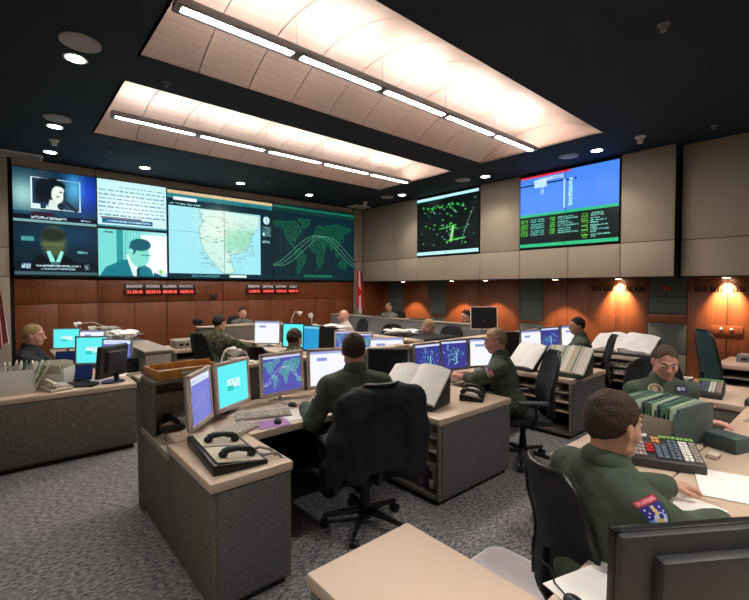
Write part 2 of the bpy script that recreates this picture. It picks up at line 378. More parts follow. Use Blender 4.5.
for x, y, a, b_, lab in [(.28, 10.35, .7, .42, 'pale slotted air vent in the ceiling at the far left corner'), (8.25, 10.2, .55, .42, 'pale square air vent in the ceiling at the far right corner')]:
    t = top('air_vent', lab, 'vent', (x, y, ZC)); q = MB()
    for s in (-1, 1): q.box(-a/2, a/2, s*b_/2-.02, s*b_/2+.02, -.015, 0); q.box(s*a/2-.02, s*a/2+.02, -b_/2, b_/2, -.015, 0)
    q.build('frame', 'white', t); q = MB()
    for k in range(7): q.box(-a/2, a/2, -b_/2+.05+k*(b_-.1)/6-.008, -b_/2+.05+k*(b_-.1)/6+.008, -.012, -.002)
    q.build('slats', 'speaker', t); q = MB(); q.box(-a/2, a/2, -b_/2, b_/2, -.003, 0); q.build('backing', 'grey', t)

# back wall: shell, wood below the displays, tan strips beside and above them
def panels(name, mt, axis, plane, cells, t=.02, gap=.006):
    q = MB()
    for (a0, a1, z0, z1) in cells:
        if axis == 'y': q.box(a0+gap, a1-gap, plane-t, plane, z0+gap, z1-gap, .003)
        else: q.box(plane-t, plane, a0+gap, a1-gap, z0+gap, z1-gap, .003)
    return struct(q.build(name, mt))
q = MB(); q.box(X0-.1, X1+.3, YB, YB+.15, 0, ZC+.1); struct(q.build('wall_back', 'groove'))
SX = [.19, 1.53, 2.88, 4.19, 5.52, 6.92, 8.29]; SZ = (2.0, 4.07)
cells = []
for a, b in zip(SX[:-1], SX[1:]):
    cells += [(a, b, 1.475, 1.97)]
    mid = (a+b)/2
    cells += [(a, mid, 0, 1.475), (mid, b, 0, 1.475)]
cells += [(8.72, 9.5, 0, 1.99)]
panels('wall_back_wood', 'wallwood', 'y', YB, cells)
panels('wall_back_tan', 'tan', 'y', YB, [(-3, -1.2, 0, 4.25), (-1.2, .14, 0, 2.0), (-1.2, .14, 2.0, 2.55), (-1.2, .14, 2.55, 4.25), (8.31, 8.7, 0, 2.0), (8.31, 8.7, 2.0, 2.62), (8.31, 8.7, 2.62, 4.25)]
       + [(a, b, 4.07, 4.25) for a, b in zip(SX[:-1], SX[1:])])
# upper right wall on its deep bulkhead
q = MB(); q.box(XS+.02, X1+.1, 2.2, YB, 1.98, ZC); q.box(XS+.24, X1+.1, Y0, 2.2, 1.98, ZC); struct(q.build('wall_right_bulkhead', 'groove'))
YS = [10.58, 9.18, 8.22, 7.15, 6.15, 5.11, 4.03, 3.05, 2.2]
cells = [(b, a, 1.99, 2.62) for a, b in zip(YS[:-1], YS[1:])]
cells += [(9.18, 10.58, 2.62, 4.25), (8.22, 9.18, 2.62, 4.25), (5.11, 6.15, 2.62, 4.25), (2.2, 3.05, 2.62, 4.25)]
panels('wall_right_upper', 'tan', 'x', XS+.02, cells)
panels('wall_right_upper_near', 'tan', 'x', XS+.24, [(-4, -1.2, 1.99, 2.62), (-1.2, .8, 1.99, 2.62), (.8, 2.16, 1.99, 2.62), (-4, -1.2, 2.62, 4.25), (-1.2, .8, 2.62, 4.25), (.8, 2.16, 2.62, 4.25)])
# lower right wall, set back
q = MB(); q.box(X1+.02, X1+.15, Y0, YB, 0, 2.1); struct(q.build('wall_right', 'groove'))
def yat(px): # y on the lower right wall seen at picture column px
    a = math.atan((px-374.5)/430); th_ = math.radians(41)+a
    return X1/math.tan(th_)
WL = [(368, 389, 'w'), (389, 403, 'g'), (403, 429.5, 'w'), (429.5, 446, 'g'), (446, 479.5, 'w'), (479.5, 520, 'w'), (520, 543.5, 'g'), (543.5, 567, 'w'), (567, 616, 'w'), (616, 648.5, 'w'), (648.5, 687.5, 'r'), (687.5, 727.5, 'w'), (727.5, 766, 'w')]
cw, cg, cr = [], [], []
for a, b, k in WL:
    ya, yb = yat(b), min(yat(a), 10.58)
    if k == 'w': cw += [(ya, yb, 0, 1.99)]
    elif k == 'g': cg += [(ya, yb, 0, .55), (ya, yb, .55, .95), (ya, yb, 1.02, 1.5), (ya, yb, 1.5, 1.99)]; cr += [(ya, yb, .95, 1.02)]
    else: cg += [(ya, yb, 0, .55), (ya, yb, .55, 1.13), (ya, yb, 1.30, 1.62), (ya, yb, 1.62, 1.99)]; cr += [(ya, yb, 1.13, 1.30)]
cw += [(-4, yat(766), 0, 1.99)]
panels('wall_right_wood', 'doorwood', 'x', X1+.02, cw)
panels('wall_right_slate', 'grey_wall', 'x', X1+.02, cg)
panels('wall_right_rail', 'wallwood', 'x', X1+.02, cr, .035)
q = MB(); q.box(X0-.1, X0, Y0, YB, 0, ZC); struct(q.build('wall_left', 'tan'))
q = MB(); q.box(X0, X1, Y0-.1, Y0, 0, ZC); struct(q.build('wall_near', 'tan'))
# wall washers in the bulkhead soffit
WW = [(416, .55, 150, 84), (464.5, .55, 180, 84), (497, .5, 110, 84), (567, .55, 120, 84), (620, .10, 290, 80), (727.5, .10, 320, 80)]
WN = ['over the third wood panel from the flag', 'over the wood panel behind the seated dark-haired person', 'over the wood behind the tilted black monitor', 'over the wood behind the far right console', 'making the bright cone left of the slate panel', 'making the bright cone on the double doors']
for (px, off, en, ang), n in zip(WW, WN):
    y = yat(px); t = top('wall_washer', 'small recessed wall light '+n, 'wall light', (X1-off, y, 1.98))
    b = MB(); b.cyl((0, 0, -.012), (0, 0, 0), .07, .07, 24); b.build('trim_ring', 'steel', t)
    b = MB(); b.cyl((0, 0, -.016), (0, 0, -.01), .05, seg=24); b.build('lens', 'warmglow', t)
    ld, ro = spot(None, en, ang, .35 if off > .2 else .9, (1, .60, .32), (.05 if off > .2 else .25, 0, -1), .02)
    lo = link(bpy.data.objects.new('lamp', ld), t); lo.rotation_euler = ro; lo.location = (0, 0, -.03)
# dark illegible metal lettering either side of the bright cones, small plates
for px, yy, n in [(602, .45, 'left of the first bright cone'), (633, .4, 'right of the first bright cone'), (708, .3, 'left of the bright cone on the doors'), (747, .3, 'right of the bright cone on the doors')]:
    y = yat(px); b = MB(); L = .42
    for k in range(9):
        if k == 4: continue
        b.box(-.006, 0, -L/2+k*L/9, -L/2+k*L/9+L/9*.72, -.045, .045, .004)
    o = tag(b.build('wall_lettering', 'darkred'), 'short row of dark raised letters '+n, 'wall lettering'); o.location = (X1-.001, y, 1.77)
t = top('push_bar_plate', 'wide dark red plate with two bright knobs on the wooden double doors', 'door hardware', (X1, yat(727.5), 1.02))
b = MB(); b.box(-.02, 0, -.22, .22, -.11, .11, .005); b.build('plate', 'wallwood', t)
for s in (-.07, .07): b = MB(); b.ball((-.04, s, .06), .022, 12); b.cyl((-.04, s, .06), (0, s, .06), .01); b.build('knob', 'white', t)
b = MB(); b.cyl((-.03, 0, 0), (0, 0, 0), .05, .05, 20); b.cyl((-.05, 0, 0), (-.03, 0, 0), .025, .045, 20)
o = tag(b.build('wall_alarm', 'red'), 'small round dark red alarm high on the slate wall panel', 'alarm'); o.location = (X1, yat(667), 1.78)
for (x, z, wd, n) in [(3.95, 1.58, .14, 'small black box on the wood wall between the two clock rows'), (3.55, .98, .22, 'dark double socket plate low on the back wood wall'), (-.95, 1.0, .1, 'dark plate')]:
    if x < 0: continue
    b = MB(); b.box(-wd/2, wd/2, -.03, 0, -.06, .06, .006); b.box(-wd/2+.015, wd/2-.015, -.036, -.03, -.045, .045, .003)
    o = tag(b.build('wall_plate', 'black'), n, 'wall plate'); o.location = (x, YB-.02, z)

# ---- writing helper
def text_mesh(name, s, size, m, parent, mx, ext=.002, wmax=None):
    cu = bpy.data.curves.new('txt', 'FONT'); cu.body = s; cu.size = size; cu.extrude = ext; cu.align_x = 'CENTER'; cu.align_y = 'CENTER'
    o = bpy.data.objects.new('txt', cu); COL.objects.link(o); bpy.context.view_layer.update()
    dg = bpy.context.evaluated_depsgraph_get(); me = bpy.data.meshes.new_from_object(o.evaluated_get(dg)); bpy.data.objects.remove(o)
    if wmax:
        xs = [v.co.x for v in me.vertices]; wd = max(xs)-min(xs)
        if wd > wmax: me.transform(Matrix.Diagonal((wmax/wd, 1, 1, 1)))
    me.transform(mx); me.materials.clear(); me.materials.append(M[m]); me.name = name
    return link(bpy.data.objects.new(name, me), parent)
FB = Matrix.Rotation(PI/2, 4, 'X')                     # text facing -Y
def clocks(xs, names, times, y=10.575, which='left'):
    for x, n, tm in zip(xs, names, times):
        t = top('led_clock', 'red %s wall clock under the name %s, %s row' % (tm[:2], n, which), 'clock', (x, y, 1.70))
        b = MB(); b.box(-.215, .215, -.05, 0, -.065, .055, .006); b.build('case', 'black', t)
        b = MB(); b.box(-.20, .20, -.054, -.05, -.05, .045); b.build('display_face', 'ledback', t)
        text_mesh('digits', tm, .088, 'led', t, Matrix.Translation((0, -.058, 0)) @ FB, .002, .31)
        b = MB(); b.box(-.19, .19, -.03, 0, .075, .175, .004); b.build('name_plate', 'charcoal', t)
        text_mesh('name_letters', n, .085, 'signwhite', t, Matrix.Translation((0, -.034, .125)) @ FB, .002, .30)
def xat(px): return YB*math.tan(math.radians(41)+math.atan((px-374.5)/430))
clocks([xat(p) for p in (134, 152.5, 169, 185.5)], ['BAGHDAD', 'KOREA', 'ALASKA', 'PACIFIC'], ['21:29:15', '03:29:15', '09:29:15', '10:29:15'])
clocks([xat(p) for p in (253, 267, 280, 292)], ['MOUNTAIN', 'CENTRAL', 'EASTERN', 'ZULU'], ['11:29:15', '12:29:15', '13:29:15', '18:29:15'], which='right')

# ------------------------------------------------------------------ displays
def display(name, label, x0, x1, z0, z1, cv, seams=(), hs=()):
    t = top(name, label, 'display', ((x0+x1)/2, YB, z0)); W, H = x1-x0, z1-z0
    b = MB(); b.box(-W/2, W/2, -.10, -.002, 0, H, .004); b.build('cabinet', 'black', t)
    paint_mesh('screen', cv, lambda u, v: (-W/2+.012+(W-.024)*u, -.104, H-.012-(H-.024)*v), M['screen'], t)
    if seams or hs:
        b = MB()
        for s in seams: b.box(-W/2+W*s-.004, -W/2+W*s+.004, -.107, -.10, 0, H)
        for s in hs: b.box(-W/2, W/2, -.107, -.10, H*s-.004, H*s+.004)
        b.build('module_joint', 'dark', t)
    return t
zm = 3.04
# upper left: news picture
c = Canvas(110, 84, (8, 40, 60)); c.glow(.12, .5, .25, .35, (170, 225, 220), .9); c.glow(.9, .35, .28, .4, (20, 60, 210), .9); c.glow(.5, .95, .5, .12, (110, 190, 230), .9)
c.rect(.2, .14, .80, .74, (235, 240, 245)); c.rect(.215, .155, .785, .725, (25, 55, 75)); c.glow(.72, .3, .12, .3, (90, 190, 240), .9)
c.mix((c.x > .785).astype(float)*0, (0, 0, 0)); c.rect(.2, .64, .6, .725, (210, 240, 240)); c.ell(.45, .48, .12, .2, (225, 240, 232)); c.ell(.37, .40, .12, .26, (6, 18, 28), 1, .3); c.ell(.46, .26, .10, .13, (6, 18, 28)); c.ell(.54, .27, .07, .08, (6, 18, 28)); c.ell(.515, .44, .075, .17, (232, 240, 230)); c.ell(.55, .36, .045, .08, (232, 240, 230)); c.poly([(.42, .55), (.5, .55), (.5, .66), (.40, .66)], (215, 230, 225)); c.rect(.535, .37, .57, .39, (30, 40, 50)); c.ell(.60, .45, .02, .10, (20, 60, 80), .7)
c.rect(.50, .47, .54, .49, (30, 40, 50)); c.rect(.53, .60, .57, .62, (90, 60, 60)); c.ell(.56, .66, .05, .07, (20, 40, 60)); c.line([(.62, .58), (.74, .72)], (8, 20, 30), .03)
c.rect(.31, .60, .37, .73, (20, 50, 80)); c.rect(0, .80, 1, .86, (10, 60, 90), .8); c.rect(0, .86, 1, .95, (6, 14, 30)); c.rect(.2, .80, .48, .86, (50, 20, 50)); c.scrawl(.2, .88, .62, .93, (200, 225, 235), 1, .55); c.scrawl(.8, .89, .92, .92, (170, 220, 240), 1, .7); c.rect(0, .95, 1, 1, (120, 170, 175))
display('video_wall_display', 'top left wall display showing a dark-haired singer with microphones', SX[0], SX[1], zm, SZ[1], c)
# lower left: dark interview
c = Canvas(110, 84, (6, 34, 46)); c.glow(.6, .2, .5, .25, (10, 60, 100), .8); c.ell(.46, .33, .15, .30, (86, 96, 60), .9, .5); c.ell(.45, .2, .16, .12, (30, 36, 28), .9, .5); c.rect(.3, .36, .58, .41, (130, 130, 90), .35)
c.poly([(.1, .85), (.3, .58), (.45, .7), (.6, .58), (.85, .85)], (4, 12, 16)); c.poly([(.37, .52), (.41, .5), (.475, .72), (.54, .5), (.575, .52), (.51, .8), (.43, .8)], (150, 235, 225)); c.rect(.08, .25, .23, .33, (70, 150, 145)); c.scrawl(.75, .49, .87, .53, (120, 190, 190), 1, .7)
c.rect(0, .72, 1, .92, (6, 12, 24), .6); c.scrawl(.25, .77, .78, .81, (190, 220, 225), 1, .6); c.scrawl(.3, .83, .72, .87, (150, 190, 205), 1, .6); c.rect(.07, .74, .19, .86, (30, 60, 90)); c.scrawl(.08, .76, .18, .84, (200, 230, 240), 1, .6); c.scrawl(.84, .75, .9, .86, (140, 170, 180), 1, .5); c.rect(0, .9, 1, .96, (60, 95, 105)); c.rect(0, .96, 1, 1, (4, 8, 12))
display('video_wall_display', 'bottom left wall display showing a dark blurred face and white collar', SX[0], SX[1], SZ[0], zm, c)
# text page
c = Canvas(120, 90, (190, 238, 244)); c.glow(.5, .55, .5, .4, (235, 250, 250), .9)
for k in range(8):
    y = .12+k*.085; x = .02 if k else .3
    while x < .97:
        L = .03+random.random()*.07; c.rect(x, y, min(x+L, .98), y+.028, (70, 130, 145), .45+.3*random.random()); x += L+.02
c.rect(.04, .77, .62, .80, (90, 60, 80), .7); c.rect(.06, .80, .78, .90, (20, 95, 140)); c.scrawl(.12, .83, .75, .87, (190, 225, 240), 1, .6); c.rect(0, .93, 1, .97, (70, 150, 165)); c.rect(0, .97, 1, 1, (10, 40, 50))
display('video_wall_display', 'upper wall display showing a pale page of text with a blue banner', SX[1], SX[2], zm, SZ[1], c)
# man in suit
c = Canvas(120, 90, (120, 218, 212)); c.rect(.25, 0, .34, 1, (20, 130, 140), .8)
for k in range(12): c.rect(.35+k*.02, 0, .36+k*.02, 1, (40, 160, 160) if k % 2 else (150, 230, 220), .5)
c.rect(.6, .08, 1, .9, (235, 250, 252)); c.glow(.9, .5, .25, .5, (245, 252, 255), 1); c.poly([(0, 1), (.1, .78), (.35, .62), (.5, .6), (.75, .8), (.8, 1)], (20, 120, 135)); c.poly([(.78, 1), (.8, .88), (.95, .98), (1, 1)], (10, 90, 120)); c.poly([(.38, .52), (.45, .5), (.58, .85), (.52, 1), (.48, .95)], (225, 245, 240)); c.ell(.58, .52, .15, .24, (130, 220, 205)); c.ell(.595, .29, .155, .13, (15, 90, 105)); c.ell(.48, .38, .05, .12, (15, 90, 105)); c.ell(.45, .44, .04, .06, (140, 225, 210)); c.rect(.6, .5, .74, .52, (30, 110, 120), .7); c.poly([(.53, .8), (.59, .78), (.58, 1), (.53, 1)], (10, 70, 90)); c.scrawl(.06, .04, .2, .08, (15, 60, 60), 1, .6); c.ell(.9, .86, .03, .04, (150, 200, 90)); c.rect(0, .97, 1, 1, (10, 40, 50))
display('video_wall_display', 'lower wall display showing a man in a suit looking down', SX[1], SX[2], SZ[0], zm, c)
# big map
c = Canvas(220, 170, (6, 36, 46)); c.rect(0, .01, 1, .075, (222, 190, 140)); c.rect(.0, .05, 1, .10, (40, 130, 140)); c.rect(.05, .085, .25, .115, (245, 255, 255)); c.scrawl(.3, .07, .95, .10, (15, 70, 80), .8, .5); c.scrawl(.02, .145, .28, .165, (160, 220, 220), 1, .5)
c.rect(0.01, .18, .87, .94, (160, 228, 238)); ins = ((c.x < .87) & (c.y > .18) & (c.y < .94)).astype(np.float32)
usa = [(.27, .19), (.5, .18), (.86, .2), (.84, .36), (.78, .45), (.74, .6), (.72, .66), (.68, .67), (.62, .70), (.56, .70), (.56, .78), (.6, .92), (.5, .94), (.42, .86), (.36, .76), (.31, .66), (.28, .55), (.27, .42), (.30, .32)]
c.poly(usa, (202, 237, 226)); c.mix(c.inside(usa)*ins*np.clip((c.x-.49)*60, 0, 1)*np.clip((c.y-.33)*8, 0, 1)*np.clip((.72-c.y)*8, 0, 1), (140, 212, 178), .8); c.glow(.45, .35, .16, .2, (245, 248, 235), .6)
c.line(usa+usa[:1], (90, 150, 150), .004, .7)
for k in range(34): a_, b_ = .3+random.random()*.5, .25+random.random()*.55; c.line([(a_, b_), (a_+random.uniform(-.1, .1), b_+random.uniform(-.05, .05))], (120, 160, 150), .004, .5)
for k in range(90): a_, b_ = .26+random.random()*.52, .24+random.random()*.62; c.rect(a_, b_, a_+.02+random.random()*.03, b_+.008, (90, 140, 140), .55)
c.line([(.78, .62), (.8, .72)], (90, 150, 150), .004); c.rect(.02, .46, .28, .465, (90, 160, 175), .6)
c.ell(.935, .24, .035, .05, (210, 245, 248)); c.line([(.935, .2), (.935, .25), (.95, .27)], (20, 80, 90), .005); c.scrawl(.89, .32, .98, .45, (130, 190, 195), .9, .35); c.ell(.905, .42, .012, .018, (200, 245, 245)); c.scrawl(.89, .5, .97, .53, (170, 220, 220), 1, .5)
c.rect(0, .94, 1, 1, (8, 40, 52)); c.rect(.55, .955, .72, .985, (225, 250, 250)); c.scrawl(.2, .955, .45, .985, (90, 170, 180), .9, .5); c.noise(.05)
display('video_wall_display', 'large wall display with a pale map of a continent and a clock strip', SX[2], SX[4], SZ[0], SZ[1], c, (.5,), ())
# green world
c = world_map(190, 150, (8, 36, 44), (8, 58, 50), (22, 112, 70), (96, 170, 128), (24, 62, 74), (0, .16, 1, .97), -170, 190)
c.rect(0, .02, 1, .05, (24, 110, 84)); c.scrawl(0, .05, 1, .1, (20, 90, 60), .7, .4); c.rect(.35, .93, .7, .96, (20, 110, 80))
display('video_wall_display', 'large dark wall display with a green world map and orbit curves', SX[4], SX[6], SZ[0], SZ[1], c, (.5,), (.5,))
# right wall displays (face -X)
def rdisplay(label, ya, yb, z0, z1, cv):
    t = top('wall_display', label, 'display', (XS, (ya+yb)/2, z0), -PI/2); W, H = yb-ya, z1-z0
    # local +X -> -Y world, local -Y -> -X world
    b = MB(); b.box(-W/2, W/2, -.02, .03, 0, H, .004); b.build('frame', 'black', t)
    paint_mesh('screen', cv, lambda u, v: (-W/2+.008+(W-.016)*u, -.023, H-.008-(H-.016)*v), M['screen'], t)
    b = MB(); b.box(-.004, .004, -.026, -.02, 0, H); b.build('module_joint', 'dark', t)
c = Canvas(110, 90, (6, 14, 16))
for k in range(60):
    a_, b_ = .1+.8*random.random(), .12+.75*random.random(); c.line([(a_, b_), (a_+random.uniform(-.12, .12), b_+random.uniform(-.07, .07))], (40, 80, 84), .006, .5)
for k in range(70):
    a_ = random.choice([.25, .7, .6, .55, .5, .9])+random.gauss(0, .09); b_ = random.choice([.2, .3, .55, .6, .75])+random.gauss(0, .05)
    c.ell(a_, b_, .012, .013, random.choice([(60, 220, 80), (120, 250, 120), (30, 150, 60), (140, 190, 190)]), .9, .8)
c.line([(.62, .55), (.58, .78)], (190, 255, 180), .03, .9); c.line([(.55, .78), (.8, .75)], (90, 240, 90), .015, .9); c.line([(.4, .57), (.66, .53)], (70, 210, 80), .014, .9)
for k in range(9): a_ = .1+.08*k; c.scrawl(a_, .15+.02*(k % 3), a_+.04, .19+.02*(k % 3), (60, 200, 80), .9, .5)
c.line([(.9, .35), (.8, .6), (.75, .85)], (110, 150, 150), .006); c.rect(0, 0, 1, .05, (190, 245, 250)); c.rect(0, .95, 1, 1, (190, 245, 250)); c.rect(.0, .05, .5, .06, (60, 160, 170))
rdisplay('black wall display speckled with green radar marks between pale bars', 6.17, 8.20, 2.66, 4.19, c)
c = Canvas(130, 110, (70, 132, 240)); c.glow(.3, .35, .6, .3, (90, 150, 250), .8); c.rect(0, 0, .55, .025, (230, 50, 70)); c.rect(0, .12, .5, .14, (10, 20, 60)); c.rect(.16, .06, .30, .17, (190, 225, 250)); c.scrawl(.2, .05, .48, .09, (210, 235, 255), 1, .6); c.scrawl(.23, .17, .27, .27, (170, 210, 250), .9, .6); c.rect(.48, .12, .50, .50, (170, 220, 250)); c.scrawl(.53, .12, .57, .48, (190, 250, 235), .9, .6); c.ell(.52, .13, .012, .014, (10, 20, 60)); c.ell(.6, .13, .012, .014, (10, 20, 60))
c.rect(0, .54, 1, .575, (40, 190, 130)); c.rect(0, .575, 1, .97, (6, 22, 24)); c.rect(0, .955, 1, 1, (50, 190, 130))
for k in range(11):
    y = .61+k*.03
    if k < 8: c.scrawl(.01, y, .09, y+.018, (90, 200, 60), .9, .75); c.scrawl(.12, y, .28, y+.018, (90, 190, 170), .9, .75); c.scrawl(.34, y, .39, y+.018, (90, 210, 60), .9, .75); c.scrawl(.42, y, .58+.05*math.sin(k*2), y+.018, (110, 200, 180), .9, .75)
    c.scrawl(.66, y, .72, y+.018, (110, 220, 60), .9, .8 if k % 2 else .3); c.scrawl(.75, y, .86+.07*math.sin(k*3), y+.018, (120, 210, 190), .9, .75)
rdisplay('wide wall display, sky blue above and black rows of green text below', 3.07, 5.09, 2.66, 4.19, c)
# ------------------------------------------------------------------ bodies grown as one smooth surface from a distance field
class Field:
    def __init__(s): s.pr = []
    def cap(s, a, b, r0, r1=None, k=.03, op='u'): s.pr.append(('c', np.array(a, float), np.array(b, float), r0, r0 if r1 is None else r1, k, op)); return s
    def ell(s, c, r, R=None, k=.03, op='u'): s.pr.append(('e', np.array(c, float), np.array(r, float), np.eye(3) if R is None else R, None, k, op)); return s
    def box(s, c, h, R=None, rad=.01, k=.02, op='u'): s.pr.append(('b', np.array(c, float), np.array(h, float), np.eye(3) if R is None else R, rad, k, op)); return s
    def plane(s, p, n): s.pr.append(('p', np.array(p, float), np.array(n, float), None, None, 0, 'i')); return s   # keeps the side n points to
    def ext(s, q):
        if q[0] == 'c': r = max(q[3], q[4]); return np.minimum(q[1], q[2])-r, np.maximum(q[1], q[2])+r
        r = float(np.linalg.norm(q[2])) if q[0] == 'b' else float(q[2].max()); r += .02
        return q[1]-r, q[1]+r
    def mesh(s, name, res, m, parent, noise=0, nf=1.0, grow=0, nz=1.0):
        ps = [q for q in s.pr if q[0] != 'p' and q[6] == 'u']; lo = np.min([s.ext(q)[0] for q in ps], 0)-3*res-grow; hi = np.max([s.ext(q)[1] for q in ps], 0)+3*res+grow
        n = np.ceil((hi-lo)/res).astype(int)+1
        ax = [lo[i]+np.arange(n[i])*res for i in range(3)]
        A = np.full(n, 1.0, np.float32)
        for q in s.pr:
            if q[0] == 'p':
                P = [ax[0][:, None, None], ax[1][None, :, None], ax[2][None, None, :]]
                d = -((P[0]-q[1][0])*q[2][0]+(P[1]-q[1][1])*q[2][1]+(P[2]-q[1][2])*q[2][2]); A = np.maximum(A, d.astype(np.float32)); continue
            a, b = s.ext(q); pad = q[5]+2*res+.015+grow
            i0 = np.clip(((a-pad-lo)/res).astype(int), 0, n-1); i1 = np.clip(((b+pad-lo)/res).astype(int)+2, 1, n)
            X, Y, Z = np.meshgrid(ax[0][i0[0]:i1[0]], ax[1][i0[1]:i1[1]], ax[2][i0[2]:i1[2]], indexing='ij')
            P = np.stack([X, Y, Z], -1)
            if q[0] == 'c':
                ab = q[2]-q[1]; L = ab @ ab+1e-12; t = np.clip(((P-q[1]) @ ab)/L, 0, 1)
                d = np.linalg.norm(P-q[1]-t[..., None]*ab, axis=-1)-(q[3]+(q[4]-q[3])*t)
            else:
                Q = (P-q[1]) @ q[3]
                if q[0] == 'e':
                    k0 = np.linalg.norm(Q/q[2], axis=-1); k1 = np.linalg.norm(Q/q[2]**2, axis=-1)+1e-9; d = np.where(k0 < 1e-6, -q[2].min(), k0*(k0-1)/k1)
                else:
                    D = np.abs(Q)-q[2]+q[4]; d = np.linalg.norm(np.maximum(D, 0), axis=-1)+np.minimum(D.max(-1), 0)-q[4]
            sl = tuple(slice(i0[i], i1[i]) for i in range(3)); B = A[sl]; k = max(q[5], 1e-4)
            if q[6] == 'u': d = d-grow; h = np.maximum(k-np.abs(B-d), 0)/k; A[sl] = np.minimum(B, d)-h*h*k/4
            else: h = np.maximum(k-np.abs(B+d), 0)/k; A[sl] = np.maximum(B, -d)+h*h*k/4
        if noise:
            X, Y, Z = ax[0][:, None, None]*nf, ax[1][None, :, None]*nf, ax[2][None, None, :]*nf*nz
            A = A+noise*(np.sin(X*31+2*np.sin(Z*13+Y*9))*np.sin(Z*27+1.6*np.sin(X*17))+.7*np.sin(Y*43+Z*19+2*np.sin(X*11))*np.sin(Z*51-Y*9+X*23)).astype(np.float32)
        return surf(name, A, lo, res, m, parent)
def surf(name, A, lo, res, m, parent):
    N = A.shape; In = A < 0; o = [(i, j, k) for i in (0, 1) for j in (0, 1) for k in (0, 1)]
    sl = lambda q: tuple(slice(q[a], N[a]-1+q[a]) for a in range(3))
    cnt = sum(In[sl(q)].astype(np.int8) for q in o); act = np.argwhere((cnt > 0) & (cnt < 8))
    if len(act) == 0: return None
    val = {q: A[act[:, 0]+q[0], act[:, 1]+q[1], act[:, 2]+q[2]] for q in o}
    ps = np.zeros((len(act), 3)); c = np.zeros(len(act))
    for q in o:
        for a in range(3):
            if q[a]: continue
            q2 = list(q); q2[a] = 1; q2 = tuple(q2); v0, v1 = val[q], val[q2]; cr = (v0 < 0) != (v1 < 0)
            t = np.where(cr, v0/(v0-v1+1e-12), 0); p = np.array(q, float)[None]+0*ps; p[:, a] = t; ps += p*cr[:, None]; c += cr
    pos = (act+ps/c[:, None])*res+lo
    idx = np.full(tuple(x-1 for x in N), -1, np.int32); idx[act[:, 0], act[:, 1], act[:, 2]] = np.arange(len(act))
    F = []
    for a in range(3):
        b, d = (a+1) % 3, (a+2) % 3; s0 = [slice(None)]*3; s1 = [slice(None)]*3; s0[a] = slice(0, N[a]-1); s1[a] = slice(1, N[a])
        I0, I1 = In[tuple(s0)], In[tuple(s1)]; e = np.argwhere(I0 != I1); e = e[(e[:, b] > 0) & (e[:, d] > 0) & (e[:, b] < N[b]-1) & (e[:, d] < N[d]-1)]
        fl = I0[e[:, 0], e[:, 1], e[:, 2]]; qs = []
        for db, dd in ((0, 0), (-1, 0), (-1, -1), (0, -1)):
            g = e.copy(); g[:, b] += db; g[:, d] += dd; qs.append(idx[g[:, 0], g[:, 1], g[:, 2]])
        qs = np.stack(qs, 1); qs[~fl] = qs[~fl][:, ::-1]; F.append(qs)
    F = np.concatenate(F); F = F[(F >= 0).all(1)]
    me = bpy.data.meshes.new(name); me.vertices.add(len(pos)); me.vertices.foreach_set('co', pos.astype(np.float32).ravel())
    me.loops.add(F.size); me.loops.foreach_set('vertex_index', F.ravel().astype(np.int32)); me.polygons.add(len(F))
    me.polygons.foreach_set('loop_start', np.arange(0, F.size, 4, dtype=np.int32)); me.polygons.foreach_set('use_smooth', np.ones(len(F), bool))
    me.update(calc_edges=True); me.validate(); me.materials.append(m)
    return link(bpy.data.objects.new(name, me), parent)

def hand(F, W, d, up, side, k=.006, curl=.5, sc=1.0):
    """palm, four fingers of unequal length with two bends, and a thumb from the side near the wrist"""
    W, d, up = V(W), V(d).normalized(), V(up); s = d.cross(up).normalized()*side; up = s.cross(d).normalized() if side > 0 else d.cross(s).normalized()
    if up.z < 0: up = -up
    F.cap(W-d*.02, W+d*.02, .025, .027, .02)
    for o in (-.026, -.009, .009, .026): F.cap(W+d*.02+s*o*.6, W+d*.082*sc+s*o, .014, .0115, .012)
    for o, L in ((-.028, .060), (-.0095, .074), (.0095, .080), (.028, .068)):    # toward -s: little finger; +s: index
        p = W+d*.085*sc+s*o; a = 0
        for q, (fr, r0, r1) in enumerate(((.45, .0100, .0092), (.32, .0092, .0085), (.23, .0085, .0075))):
            a += curl*(.5, .8, .6)[q]; n = p+(d*math.cos(a)-up*math.sin(a)+s*o*1.2)*L*fr; F.cap(p, n, r0, r1, k); p = n
    p = W+d*.025+s*.028; n = p+(d*.62+s*.62-up*.25).normalized()*.042; F.cap(p, n, .0145, .0115, .012)
    n2 = n+(d*.85+s*.15-up*.3).normalized()*.032; F.cap(n, n2, .0112, .0088, k)

def rot_zx(yaw, pitch, roll=0):
    return np.array((Matrix.Rotation(yaw, 3, 'Z') @ Matrix.Rotation(pitch, 3, 'X') @ Matrix.Rotation(roll, 3, 'Y')))

